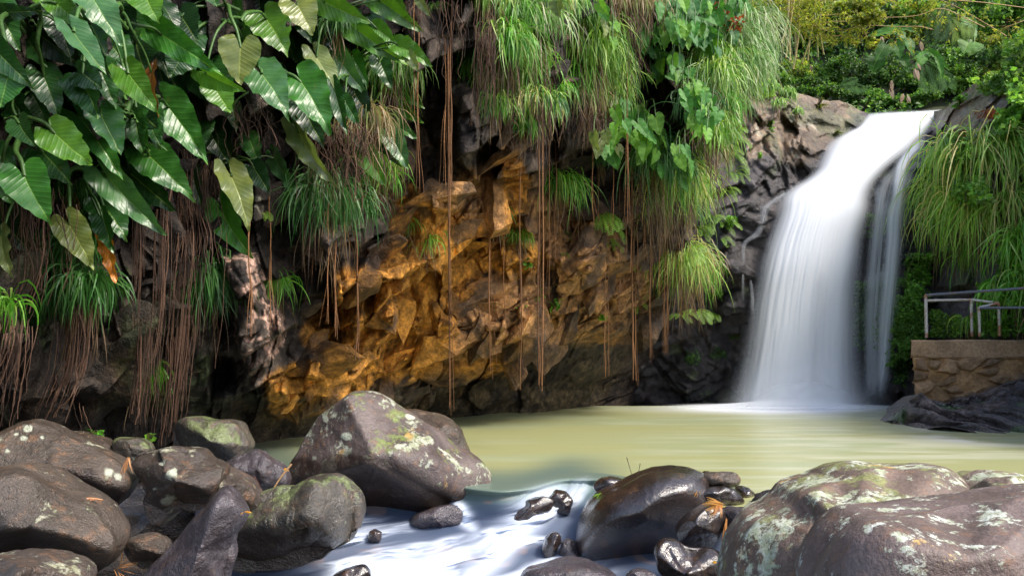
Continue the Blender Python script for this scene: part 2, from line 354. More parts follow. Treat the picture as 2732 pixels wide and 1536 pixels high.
    och = sum(ell(*q) for q in [(943, 830, 80, 110, 1.), (1050, 800, 50, 130, .9), (900, 890, 95, 55, 1.), (1375, 520, 35, 90, .95), (757, 1055, 60, 60, .75), (890, 1040, 70, 50, .7),
              (1100, 720, 60, 100, .7), (1150, 860, 110, 110, .55), (1240, 700, 110, 120, .55), (1010, 960, 130, 80, .6), (1180, 640, 90, 90, .7), (1400, 690, 90, 60, .5), (1480, 830, 80, 50, .42), (1300, 980, 120, 40, .45), (1560, 600, 60, 40, .5), (1640, 900, 90, 30, .4), (1090, 560, 50, 70, .8), (1360, 430, 45, 50, .6), (820, 1000, 70, 40, .6)])
    och = sstep(.18, .55, och*(1.0+.9*n2)+.25*n1*(och > .1))
    c = lerp(c, np.array([.52, .235, .035])*(1+.35*n3[..., None]), (och*.93)[..., None])
    tan = sum(ell(*q) for q in [(1290, 540, 70, 95, 1.), (1560, 640, 120, 80, .8), (1500, 790, 140, 80, .7), (1330, 640, 110, 90, .7), (1290, 900, 110, 80, .8), (1640, 740, 90, 60, .7), (1480, 700, 100, 60, .8), (1350, 760, 80, 60, .8), (1590, 860, 90, 50, .7), (1220, 580, 80, 90, .8), (1450, 560, 90, 80, .6), (1130, 560, 60, 80, .7), (1700, 800, 100, 70, .45), (1400, 860, 160, 70, .6), (1540, 860, 120, 60, .5), (1180, 930, 120, 60, .6)])
    tan = sstep(.2, .75, tan*(1+.8*n2))
    c = lerp(c, np.array([.43, .225, .085])*(1+.3*n3[..., None]), (tan*.8*(1-och))[..., None])
    ol = low*sstep(-.4, .3, n1+.5*n2); c = lerp(c, np.array([.135, .098, .048]), (ol*.7*(1-och*.8)*sstep(560, 800, PX))[..., None])
    pk = sstep(.08, .16, n3*.6+n2*.55+.06)*inpoly(PX, PY, ZP('6', [(40, 400), (330, 420), (400, 640), (540, 820), (500, 1020), (300, 1260), (150, 900), (60, 600)]))
    c = lerp(c, np.array([.42, .27, .21]), (pk*.85)[..., None])
    gl = sstep(.18, .3, n3*.5+n2*.7)*(ell(1245, 40, 70, 110, 1.)+ell(748, 330, 120, 110, .8)+ell(1180, 190, 60, 60, .8)+ell(640, 560, 80, 60, .6)+ell(100, 1080, 120, 60, .8)+ell(270, 1060, 60, 90, .7)+ell(510, 1020, 40, 60, .9)+ell(440, 930, 40, 30, .8)) > .3
    c = lerp(c, np.array([.27, .265, .20]), (gl*.75)[..., None]); c = c*(1-.55*sstep(.08, .30, fbm(V*6.5, 4, 88))[..., None])*(1+.5*sstep(.15, .35, fbm(V*11, 3, 89))[..., None])
    c = lerp(c, np.array([.028, .021, .019]), (sstep(.90, .97, uu)*sstep(700, 900, PY)*.9)[..., None])  # lower right edge painted dark, recess shade put into the colour
    ms = sstep(.12, .3, n2*.6+n1*.5)*sstep(600, 760, PY)*(1-sstep(560, 700, PX)); c = lerp(c, np.array([.045, .07, .018]), (ms*.8)[..., None])
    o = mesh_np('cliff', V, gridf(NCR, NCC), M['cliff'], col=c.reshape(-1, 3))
    tag(o, 'overhanging rock cliff of dark and ochre rock along the left of the pool', None, None, 'structure')
    return pyr, Y, c
CPY, CY, CCOL = build_cliff()
def surf(px, py):
    px = np.asarray(px, float); py = np.asarray(py, float)
    e = EDGE(py); u = np.clip((px+600)/(e+600), 0, .984)*(NCC-1); r = np.interp(py, CPY, np.arange(NCR))
    i = np.clip(u.astype(int), 0, NCC-2); j = np.clip(r.astype(int), 0, NCR-2); fu = u-i; fr = r-j
    return (CY[j, i]*(1-fu)+CY[j, i+1]*fu)*(1-fr)+(CY[j+1, i]*(1-fu)+CY[j+1, i+1]*fu)*fr

# ------------------------------------------------------------------ rock wall behind and beside the falls
TOPX = [1600, 1950, 2008, 2120, 2166, 2259, 2310, 2340, 2400, 2522, 2588, 2685, 2732, 3000, 3500]
TOPY = [150, 215, 232, 247, 262, 276, 300, 312, 312, 288, 232, 190, 174, 60, -100]
WC = [1600, 1900, 2050, 2200, 2350, 2480, 2560, 2650, 2732, 3000, 3500]
WR = [-100, 200, 300, 420, 560, 700, 850, 1000, 1220]
WT = [[22, 22, 22.5, 23, 23.5, 23, 21.5, 20, 19, 15, 11]]*2 + [
      [21.5, 21.2, 21.8, 22.6, 23.2, 22.8, 21, 19.3, 18.4, 14.5, 10.5],
      [21.2, 20.9, 21.0, 21.7, 22.4, 22.0, 20.2, 18.6, 17.9, 14.0, 10.3],
      [21.2, 20.6, 20.7, 21.2, 21.8, 21.3, 19.6, 18.2, 17.5, 13.8, 10.2],
      [21.5, 20.9, 21.0, 21.4, 21.7, 20.9, 19.2, 18.0, 17.3, 13.6, 10.1],
      [22, 21.3, 21.3, 21.6, 21.6, 20.7, 18.9, 17.9, 17.2, 13.5, 10],
      [22.6, 21.8, 21.6, 21.7, 21.5, 20.6, 18.9, 17.9, 17.2, 13.5, 10],
      [23, 22.2, 21.8, 21.8, 21.5, 20.6, 18.9, 17.9, 17.2, 13.5, 10]]
NWR, NWC = 300, 380
def topy(px): return np.interp(px, TOPX, TOPY)
def build_wall():
    px = np.concatenate([np.linspace(1600, 2780, 300), np.linspace(2790, 3500, 80)]); PX = np.repeat(px[None], NWR, 0)
    v = np.linspace(0, 1, NWR)[:, None]; T = topy(PX)+fbm(np.stack([PX*.02, PX*0, PX*0], -1), 3, 3)*9
    PY = T+(1225-T)*v
    Y = ctrl(PX, PY, WC, WR, WT); B = P(PX, PY, Y)
    w0 = fbm(B*.5, 3, 16)*.9; a = B[..., 0]*.85+B[..., 2]*.45+B[..., 1]*.3+w0; b = B[..., 2]*.8-B[..., 0]*.45-w0*.8
    w = fbm(B*.9, 4, 15)*.75
    d = facets(a*1.15+w, b*1.05, 33, 1.3, .4, .9, -.4)*.42+facets(a*2.6+w, b*2.4+w, 38, 1.5, .5, 1., -.5)*.26+facets(a*6, b*5, 39, 1.6, .7, 1., -.4)*.09+fbm(B*4, 3, 40)*.04
    d = (d-.45)*(.45+.55*sstep(0, .06, v)); fm = np.exp(-((PX-np.interp(PY, [250, 500, 1100], [2390, 2230, 2130]))/170)**4); d = d*(1-.55*fm)-.25*fm
    Y = Y-d
    V = P(PX, PY, Y)
    # plateau running back from the top edge
    nb = 14; back = []
    for k in range(nb, 0, -1):
        q = V[0].copy(); t = k/nb; q[:, 1] += 7*t; q[:, 2] += t*.5+fbm(q*1.2, 3, 4)*.25*min(1, 3*t); q[:, 0] *= (1+7*t/V[0][:, 1]*.6); back.append(q)
    VV = np.concatenate([np.array(back), V], 0)
    n1 = fbm(VV*.9, 4, 61); n2 = fbm(VV*2.8, 4, 67)
    PXX = np.concatenate([np.repeat(px[None], nb, 0), PX], 0); PYY = np.concatenate([np.repeat(T[0][None], nb, 0), PY], 0)
    dry = sstep(.05, -.05, (PYY-np.interp(PXX, [1900, 2150, 2300, 2500, 2600, 2732], [430, 420, 300, 330, 420, 420])+n1*60)/400)
    wetc = lerp(np.array([.022, .018, .020]), np.array([.060, .048, .050]), sstep(-.4, .5, n1+.5*n2)[..., None])
    dryc = lerp(np.array([.11, .072, .042]), np.array([.30, .21, .135]), sstep(-.4, .4, n1+.6*n2)[..., None])
    c = lerp(wetc, dryc, dry[..., None])
    li = sstep(.2, .3, n2*.7+n1*.35)*dry; c = lerp(c, np.array([.40, .38, .30]), (li*.7)[..., None])
    mo = sstep(.15, .35, fbm(VV*1.3, 4, 71)+.15*(PYY < 330)); c = lerp(c, np.array([.07, .10, .02]), (mo*.55)[..., None])
    o = mesh_np('rock_wall', VV, gridf(NWR+nb, NWC), M['cliffwet'], col=c.reshape(-1, 3))
    tag(o, 'dark wet rock wall behind and beside the waterfall', None, None, 'structure')
    return px, Y, T
WPX, WY, WTOP = build_wall()
def wsurf(px, py):
    px = np.asarray(px, float); py = np.asarray(py, float)
    i = np.interp(px, WPX, np.arange(NWC)); ii = np.clip(i.astype(int), 0, NWC-2); fu = i-ii
    T = WTOP[0][ii]; r = np.clip((py-T)/(1225-T), 0, .999)*(NWR-1); j = r.astype(int); fr = r-j
    return (WY[j, ii]*(1-fu)+WY[j, ii+1]*fu)*(1-fr)+(WY[np.minimum(j+1, NWR-1), ii]*(1-fu)+WY[np.minimum(j+1, NWR-1), ii+1]*fu)*fr

def hull(pts):
    import bmesh
    bm = bmesh.new(); [bm.verts.new(p) for p in pts]; bmesh.ops.convex_hull(bm, input=bm.verts); T = []
    for f in bm.faces:
        v = [w.co[:] for w in f.verts]
        for k in range(1, len(v)-1): T.append((v[0], v[k], v[k+1]))
    bm.free(); T = np.array(T)
    for _ in range(3):
        a, b, c = T[:, 0], T[:, 1], T[:, 2]; ab, bc, ca = (a+b)/2, (b+c)/2, (c+a)/2
        T = np.concatenate([np.stack(q, 1) for q in ((a, ab, ca), (ab, b, bc), (ca, bc, c), (ab, bc, ca))])
    return T
def blocks():
    rs = np.random.RandomState(78); b = Bag(); lowl = lambda x: np.interp(x, [500, 1000, 1200, 1450, 1700, 1850], [1050, 1045, 1018, 920, 855, 815])
    spots = []
    for i in range(200): x = rs.uniform(760, 1850); spots.append((x, rs.uniform(430, lowl(x)-12), rs.uniform(.2, .62)*(1.25 if x > 1100 else 1.)))
    for i in range(60): x = rs.uniform(640, 1900); spots.append((x, rs.uniform(60, 480), rs.uniform(.15, .3)))
    for i in range(70): x = rs.uniform(-40, 740); spots.append((x, rs.uniform(380, 1090), rs.uniform(.16, .45)))
    for i in range(46): x = rs.uniform(760, 1250); spots.append((x, lowl(x)+rs.uniform(-40, 50), rs.uniform(.2, .45)))
    no = [ZP('6', [(0, 340), (420, 340), (560, 700), (560, 1240), (0, 1400)]), ZP('6', [(620, 620), (840, 620), (850, 930), (640, 930)])]
    for x, y, s in spots:
        if any(inpoly(np.array([x]), np.array([y]), q)[0] for q in no): continue
        Y = float(surf(x, y)); C = P(x, y, Y); slab = rs.rand() < .30
        pts = nrm(rs.normal(0, 1, (rs.randint(8, 14), 3)))*rs.uniform(.75, 1.1, (1, 1)); ax = np.array([1.35, .75, .5]) if slab else np.array([.6, .65, rs.uniform(.9, 1.5)]); T = hull(pts*s*ax)
        a = rs.normal(-.50, .15) if slab else rs.normal(.3, .3); ca, sa = math.cos(a), math.sin(a); T = np.stack([T[..., 0]*ca+T[..., 2]*sa, T[..., 1], -T[..., 0]*sa+T[..., 2]*ca], -1); t2 = rs.normal(-.15, .25); cb, sb = math.cos(t2), math.sin(t2); T = np.stack([T[..., 0], T[..., 1]*cb-T[..., 2]*sb, T[..., 1]*sb+T[..., 2]*cb], -1)
        V = T+C+[0, s*rs.uniform(.15, .55), 0]; nz = np.stack([fbm(V*2.2+k*9, 4, 5) for k in range(3)], -1); V = V+nz*.085*min(1, s*2.5)
        px = HX+V[..., 0]/V[..., 1]*F; py = HY-(V[..., 2]-CAMZ)/V[..., 1]*F; e = EDGE(py); u = np.clip((px+600)/(e+600), 0, .98)*(NCC-1); r = np.interp(py, CPY, np.arange(NCR)); col = CCOL[np.clip(r.astype(int), 0, NCR-1), np.clip(u.astype(int), 0, NCC-1)]
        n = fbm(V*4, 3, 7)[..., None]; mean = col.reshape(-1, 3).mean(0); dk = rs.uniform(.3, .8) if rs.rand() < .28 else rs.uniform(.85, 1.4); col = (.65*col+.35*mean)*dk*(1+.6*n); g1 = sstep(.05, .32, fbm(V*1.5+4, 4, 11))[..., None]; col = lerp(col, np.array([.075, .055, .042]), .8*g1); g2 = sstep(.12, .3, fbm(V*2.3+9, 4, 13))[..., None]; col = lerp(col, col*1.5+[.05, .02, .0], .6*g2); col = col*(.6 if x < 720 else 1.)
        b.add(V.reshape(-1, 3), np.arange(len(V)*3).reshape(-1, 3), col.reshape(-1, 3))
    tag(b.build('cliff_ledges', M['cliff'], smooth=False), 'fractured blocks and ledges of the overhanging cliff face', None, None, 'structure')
blocks()
# ------------------------------------------------------------------ ground, pool, stream, hillside
g_ = 60
gx = np.linspace(-300, 300, g_); gy = np.linspace(-300, 300, g_); GX, GY = np.meshgrid(gx, gy)
V = np.stack([GX, GY, np.full_like(GX, -1.6)], -1)
tag(mesh_np('ground', V, gridf(g_, g_), attr_mat('ground_soil', .9, .5, 3), col=np.full((g_*g_, 3), (.05, .04, .03))), 'dark stony ground under the stream and boulders', None, None, 'structure')
def build_bank():
    n = 110; x = np.linspace(-9, 9, n); y = np.linspace(1.5, 12.5, n); X, Yy = np.meshgrid(x, y)
    B = np.stack([X, Yy, X*0], -1)
    z = -1.0+.5*sstep(-1.5, -4.5, X)+.45*sstep(7.5, 10.5, Yy)*sstep(-2.2, -3.6, X)+fbm(B*1.6, 4, 80)*.12+facets(X*3.5, Yy*3.5, 82, .6, 1.2, .3)*.10
    z = z-.35*sstep(8.8, 9.8, Yy)*sstep(-3.2, -2.4, X)
    c = lerp(np.array([.016, .012, .010]), np.array([.045, .034, .028]), sstep(-.3, .4, fbm(B*4, 4, 83))[..., None])
    tag(mesh_np('river_bank', np.stack([X, Yy, z], -1), gridf(n, n), M['cliffwet'], col=c.reshape(-1, 3)), 'dark gravelly bank between the boulders', None, None, 'structure')
build_bank()

_lx = np.arange(300, 2000, 5.); _ly = np.interp(_lx, [500, 900, 1150, 1260, 1340, 1420, 1500, 1600, 1700, 1790], [1255, 1262, 1276, 1296, 1304, 1294, 1268, 1270, 1285, 1352]); _kk = np.hanning(25); _kk /= _kk.sum(); _ly = np.convolve(np.pad(_ly, 12, 'edge'), _kk, 'valid')
def LIP(px): return np.interp(px, _lx, _ly)
def build_pool():
    nr, nc = 260, 420
    vv = np.linspace(0, 1, nr)**1.2; px = np.linspace(-200, 3300, nc); PX, PV = np.meshgrid(px, vv); PY = 1082+(LIP(PX)-1-1082)*PV
    Y = CAMZ*F/(PY-HY); V = P(PX, PY, Y)
    st = fbm(np.stack([V[..., 0]*.35, V[..., 1]*1.5, V[..., 0]*0], -1), 5, 90); s2 = fbm(np.stack([V[..., 0]*.9+3, V[..., 1]*4.5, V[..., 0]*0], -1), 4, 94)
    olive = np.array([.355, .365, .175]); green = np.array([.33, .37, .205]); pale = np.array([.55, .55, .42])
    c = lerp(olive, green, sstep(-.3, .4, st)[..., None])
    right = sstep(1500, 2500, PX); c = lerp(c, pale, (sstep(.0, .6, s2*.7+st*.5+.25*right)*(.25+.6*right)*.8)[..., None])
    # turbulence foam spreading from the foot of the falls
    fo = np.exp(-(((PX-2090)/210)**2+((PY-1086)/15)**2))*1.4+np.exp(-(((PX-1990)/240)**2+((PY-1090)/10)**2))*.6
    ff = np.exp(-(((PX-2600)/140)**2+((PY-1172-(PX-2600)*.06)/9)**2))*sstep(-.1, .3, s2+.1)
    c = lerp(c, np.array([.85, .88, .92]), np.clip(fo+ff*.7, 0, 1)[..., None])
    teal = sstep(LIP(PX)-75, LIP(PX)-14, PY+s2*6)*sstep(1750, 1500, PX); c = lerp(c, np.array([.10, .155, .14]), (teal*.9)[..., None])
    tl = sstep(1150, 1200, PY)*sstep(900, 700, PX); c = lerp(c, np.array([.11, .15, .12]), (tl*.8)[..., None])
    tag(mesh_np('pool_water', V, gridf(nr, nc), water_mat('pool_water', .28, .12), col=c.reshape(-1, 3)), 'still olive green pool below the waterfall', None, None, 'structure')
build_pool()

POOLC = np.array([.10, .155, .14])*.9+.1*np.array([.40, .385, .17])
def build_stream():
    nr, nc = 240, 420
    PX, PV = np.meshgrid(np.linspace(520, 1960, nc), np.linspace(0, 1, nr)); LP = np.minimum(LIP(PX), 1310); PY = LP-10+(1600-LP+10)*PV; PQ = PY-(LP-1282)*sstep(1450, 1300, PY)
    yr = [1255, 1282, 1330, 1380, 1420, 1480, 1536, 1600]
    Yl = CAMZ*F/(LP-HY); Y = (Yl-8.86)*sstep(1430, 1282, PQ)+np.interp(PQ, yr, [9.55, 8.86, 8.62, 8.4, 8.15, 7.75, 7.35, 7.0])
    # flow coordinate: down and to the left
    fx = (PX-1480)*.80+(PY-1290)*.9; fy = (PY-1290)*.8-(PX-1480)*.18
    g = .22+.62*np.exp(-np.maximum(PY-1290, 0)/90); psi = PY+(PX-1500)*g; al = -(PX-1500)*.8+(PY-1290)*.9
    wrp = fbm(np.stack([PX*.006, PY*.012, PX*0], -1), 3, 99)*26
    wv = fbm(np.stack([al*.0035, (psi+wrp)*.020, PX*0], -1), 4, 101); w2 = fbm(np.stack([al*.006, (psi+wrp)*.075, PX*0+4], -1), 4, 105, .6)
    lip = np.interp(PX, [520, 900, 1100, 1200, 1300, 1400, 1480, 1540, 1960], [1412, 1405, 1398, 1402, 1410, 1388, 1335, 1308, 1300])
    t = (PY-lip)+26*np.exp(-((PX-1330)/60)**2)
    foam = sstep(-30, 50, t+wv*48)*sstep(1700, 1500, PX)
    foam = foam*np.clip(.12+.92*sstep(-.36, .30, wv*1.2+w2*.16), 0, 1)
    v2 = np.exp(-((PX-(1490-(PY-1290)*.9))/60)**2)*sstep(1270, 1330, PY); foam = np.clip(np.maximum(foam, v2*.9), 0, 1)
    v3 = np.exp(-((PX-(1215+(PY-1340)*.6))/22)**2)*sstep(1325, 1350, PY)*sstep(1440, 1390, PY); foam = np.maximum(foam, v3)
    v4 = np.exp(-((PX-(1930-(PY-1330)*.05))/26)**2)*sstep(1360, 1400, PY); foam = np.maximum(foam, v4*.75)
    for cx, cy, rx, ry, s in [(1262, 1484, 28, 18, .55), (1415, 1475, 40, 16, .6), (1030, 1440, 50, 12, .35), (1330, 1400, 60, 8, .4), (1180, 1372, 70, 12, .3)]:
        foam = foam*(1-s*np.exp(-(((PX-cx)/rx)**2+((PY-cy)/ry)**2)))
    foam = foam*(1-.75*sstep(860, 640, PX)*sstep(1450, 1500, PY))
    Y = Y-.24*foam*(wv+.3); Yp = (CAMZ-.004)*F/(PY-HY); Y = lerp(Yp, np.maximum(Y, Yp), sstep(LP-1, LP+22, PY))
    V = P(PX, PY, Y)
    deep = lerp(np.array([.09, .14, .13]), np.array([.055, .075, .125]), sstep(1290, 1380, PY)[..., None])
    deep = lerp(deep, np.array([.25, .165, .13]), (sstep(.25, .5, fbm(np.stack([PX*.012, PY*.03, PX*0], -1), 3, 111))*.5*sstep(1300, 1350, PY))[..., None])
    deep = lerp(POOLC, deep, sstep(LP, LP+50, PY)[..., None]*np.ones(3)); c = lerp(deep, np.array([.62, .69, .82]), (foam**1.1)[..., None])
    tag(mesh_np('stream_water', V, gridf(nr, nc), water_mat('stream_water', .6, .05, .15, True), col=c.reshape(-1, 3), extra={'ro': sstep(LP, LP+45, PY)}), 'silky white stream spilling between the boulders', None, None, 'structure')
build_stream()

def build_hill():
    n = 90; x = np.linspace(-6, 40, n); y = np.linspace(24.5, 60, n); X, Yy = np.meshgrid(x, y)
    z = 6.9+(Yy-24.5)*.62+np.maximum(0, np.abs(X-9.5)-5)*.35+fbm(np.stack([X, Yy, X*0], -1)*.35, 4, 120)*1.2
    z = z+np.maximum(0, Yy-29)*.5
    V = np.stack([X, Yy, z], -1); c = lerp(np.array([.012, .018, .008]), np.array([.035, .045, .016]), sstep(-.3, .4, fbm(V*1.5, 4, 121))[..., None])
    tag(mesh_np('hillside', V, gridf(n, n), attr_mat('hillside_soil', .95, .8, 4), col=c.reshape(-1, 3)), 'steep dark forest hillside behind the falls', None, None, 'structure')
    def hz(px, py):   # depth where the pixel ray meets the hill
        Yr = np.linspace(24.6, 55, 120); q = P(px, py, Yr)
        h = 6.9+(Yr-24.5)*.62+np.maximum(0, np.abs(q[:, 0]-9.5)-5)*.35+np.maximum(0, Yr-29)*.5
        k = np.argmax(q[:, 2] < h); return Yr[k] if (q[:, 2] < h).any() else 50.
    return hz
HZ = build_hill()

# ------------------------------------------------------------------ waterfall
def fall_sheet(name, parent, L, Rr, Yd, nr=220, nc=90, seed=1, dens=1., bulge=.45, soft=.16, prof=None, streak=.5, fade=None):
    def rows(q):
        c = spline(np.array(q), 400); c = c[np.argsort(c[:, 1])]; yy = np.linspace(c[0, 1], c[-1, 1], nr); xx = np.interp(yy, c[:, 1], c[:, 0]); kk = np.hanning(max(3, nr//18*2+1)); kk /= kk.sum(); m_ = len(kk)//2
        return np.stack([np.convolve(np.pad(xx, m_, 'edge'), kk, 'valid'), yy], -1)
    L = rows(L); Rr = rows(Rr)
    s = np.linspace(0, 1, nc)[None]; PX = L[:, :1]*(1-s)+Rr[:, :1]*s; PY = L[:, 1:]*(1-s)+Rr[:, 1:]*s
    ya = np.linspace(250, 1150, 500); yk = np.interp(ya, Yd[0], Yd[1]); kk = np.hanning(81); kk /= kk.sum(); yk = np.convolve(np.pad(yk, 40, 'edge'), kk, 'valid')
    Y = np.interp(PY, ya, yk)-bulge*np.sin(np.pi*s)**.7
    t = np.linspace(0, 1, nr)[:, None]
    st = fbm(np.stack([s*7+0*t, t*.9+0*s, s*0+t*0+seed], -1), 5, seed, .62); Y = Y-st*.05
    fineS = fbm(np.stack([s*34+0*t, t*1.6+0*s, s*0+t*0+seed*3], -1), 4, seed+5, .6)
    ed = sstep(0, soft, s)*sstep(0, soft, 1-s)
    d = (prof(s, t) if prof else 1.)*(1+streak*(st*1.2+fineS*.28))
    d = np.clip(d, 0, 1.)*ed*dens
    if fade: d = d*sstep(0, fade[0]+1e-6, t)*sstep(0, fade[1]+1e-6, 1-t)
    V = P(PX, PY, Y)
    return mesh_np(name, V, gridf(nr, nc), M['silk'], parent, extra={'dens': np.clip(d, 0, 1)})
M['silk'] = silk_mat('silk_water')
YD = ([280, 330, 400, 480, 560, 700, 900, 1100], [23.4, 22.3, 21.6, 21.0, 20.5, 20.15, 20.0, 19.95])
wf = empty('waterfall', P(2120, 1088, 20), 'tall silky white waterfall pouring over the rock lip into the pool', 'waterfall')
def zl(*a):
    out = []
    for f, pts in a: out += [Z(f, x, y) for x, y in pts]
    return out
mainL = zl(('4', [(1180, 790), (880, 885), (700, 965), (640, 1060), (605, 1190), (480, 1270), (330, 1360)]), ('8', [(310, 100), (225, 350), (150, 650), (100, 950), (20, 1300)]))
mainR = zl(('4', [(1490, 752), (1420, 810), (1350, 930), (1290, 1010), (1130, 1110), (1010, 1230), (960, 1340)]), ('8', [(825, 130), (790, 280), (770, 550), (765, 900), (790, 1300)]))
def pm(s, t):
    core = np.exp(-((s-.46+.08*(1-t))/.10)**2)*1.0+np.exp(-((s-.72)/.09)**2)*.55+np.exp(-((s-.22)/.12)**2)*.35
    top = sstep(.62, .30, t); return np.clip(top*1.6+(1-top)*(.66+core*.75), 0, 1.6)
mainL = [(x-20, y) for x, y in mainL]; mainR = [(x+14, y) for x, y in mainR]
fall_sheet('water_sheet', wf, mainL, mainR, YD, seed=3, prof=pm, soft=.24, streak=.28, nc=140, fade=(.0, .015))
def pm2(s, t): return .3+.5*np.exp(-((s-.42)/.22)**2)+.5*sstep(.5, .2, t)
fall_sheet('water_sheet', wf, [(x+14-max(0, y-500)*.07, y+3) for x, y in mainL], [(x-18+max(0, y-500)*.09, y+3) for x, y in mainR], (YD[0], [y+.35 for y in YD[1]]), seed=9, prof=pm2, soft=.30, dens=.85, streak=.5)
lipL = zl(('4', [(925, 775), (900, 830), (850, 890), (720, 960)])); lipR = zl(('4', [(1490, 750), (1440, 800), (1360, 900), (1200, 1000)]))
fall_sheet('water_sheet', wf, lipL, lipR, (YD[0], [y+.12 for y in YD[1]]), nr=60, seed=5, soft=.10, dens=.95, streak=.3, bulge=.1, fade=(.12, .2), prof=lambda s, t: np.clip(.35+1.2*s+t, 0, 1.2))
# right hand strand
rL = zl(('4', [(1350, 930), (1200, 1020), (1110, 1130), (1080, 1250), (1060, 1400)]), ('8', [(880, 100), (870, 400), (830, 750), (815, 1050), (770, 1290)]))
rR = zl(('4', [(1390, 960), (1340, 1040), (1270, 1110), (1250, 1250), (1240, 1400)]), ('8', [(1085, 100), (1060, 400), (1030, 750), (1000, 1050), (980, 1290)]))
fall_sheet('water_strand', wf, rL, rR, ([280, 400, 500, 700, 1100], [22.0, 21.2, 20.7, 20.3, 20.2]), seed=13, dens=.85, prof=lambda s, t: .10+.75*np.exp(-((s-.45)/.2)**2)*(1-.25*t)+.3*sstep(.3, 0, t), soft=.35, streak=.7, bulge=.2, fade=(.05, .12))
fall_sheet('water_strand', wf, zl(('8', [(820, -20), (850, 120), (830, 400), (800, 620)])), zl(('8', [(930, -20), (930, 120), (900, 400), (880, 620)])), ([280, 1100], [21.2, 20.6]), seed=15, dens=.5, soft=.4, streak=.9, bulge=.1, fade=(.1, .5))
fall_sheet('water_strand', wf, zl(('8', [(930, 300), (890, 470), (780, 530), (760, 640)])), zl(('8', [(1050, 250), (1010, 520), (960, 620), (940, 700)])), ([280, 1100], [21.0, 20.6]), seed=16, dens=.4, soft=.4, streak=.8, bulge=.1, fade=(.1, .4))
fall_sheet('water_strand', wf, zl(('4', [(1120, 1120), (1010, 1240)]), ('8', [(840, 20), (800, 300), (770, 700), (775, 1000), (780, 1290)])), zl(('4', [(1330, 1060), (1290, 1240)]), ('8', [(1090, 20), (1040, 300), (1000, 700), (960, 1000), (940, 1290)])), ([280, 1100], [21.0, 20.45]), seed=23, dens=.45, prof=lambda s, t: .8, soft=.3, streak=1.3, bulge=.2, fade=(.1, .1))
# spray hanging over the landing
fall_sheet('spray', wf, [(1900, 930), (1930, 1010), (1880, 1098)], [(2370, 930), (2360, 1010), (2420, 1098)], ([280, 1100], [19.3, 19.3]), nr=60, nc=60, seed=29, dens=.8, prof=lambda s, t: t**1.8, soft=.45, streak=.1, bulge=.5, fade=(.3, .06))
# the little side run on the left
fall_sheet('water_strand', wf, zl(('4', [(330, 1340), (200, 1430)]), ('8', [(165, 125), (160, 220)])), zl(('4', [(470, 1290), (300, 1420)]), ('8', [(240, 125), (205, 225)])), ([280, 1100], [20.1, 20.1]), nr=60, nc=30, seed=17, dens=.3, soft=.4, streak=1.2, bulge=.1, fade=(.1, .1))
fall_sheet('water_strand', wf, zl(('8', [(160, 215), (130, 270), (60, 330), (62, 430), (60, 620), (70, 760)])), zl(('8', [(205, 215), (180, 290), (100, 335), (84, 430), (82, 620), (84, 760)])), ([280, 1100], [19.9, 19.9]), nr=80, nc=20, seed=18, dens=.24, soft=.35, streak=.4, bulge=.06, fade=(.05, .5))
fall_sheet('water_strand', wf, zl(('8', [(108, 540), (112, 640), (118, 800)])), zl(('8', [(122, 540), (140, 640), (140, 800)])), ([280, 1100], [19.8, 19.8]), nr=60, nc=14, seed=19, dens=.26, soft=.35, streak=.4, bulge=.05, fade=(.1, .5))
# foam skirt where the water lands: low dome on the pool
def foam():
    nr, nc = 40, 120; r = np.linspace(0, 1, nr)[:, None]; th = np.linspace(0, 2*np.pi, nc, endpoint=False)[None]
    cx, cy = (2095-HX)/F*19.6, 19.55
    X = cx+r*np.cos(th)*3.3; Yy = cy+r*np.sin(th)*1.5; z = .02+.16*np.exp(-(r/.42)**2)+0*th
    d = np.clip(1.7*np.exp(-(r/.64)**2.4)*(1+.3*fbm(np.stack([X*1.5, Yy*1.5, X*0], -1), 3, 7)), 0, 1)*sstep(1, .7, r)
    mesh_np('foam', np.stack([X, Yy, z], -1), gridf(nr, nc, True), M['silk'], wf, extra={'dens': d})
foam()

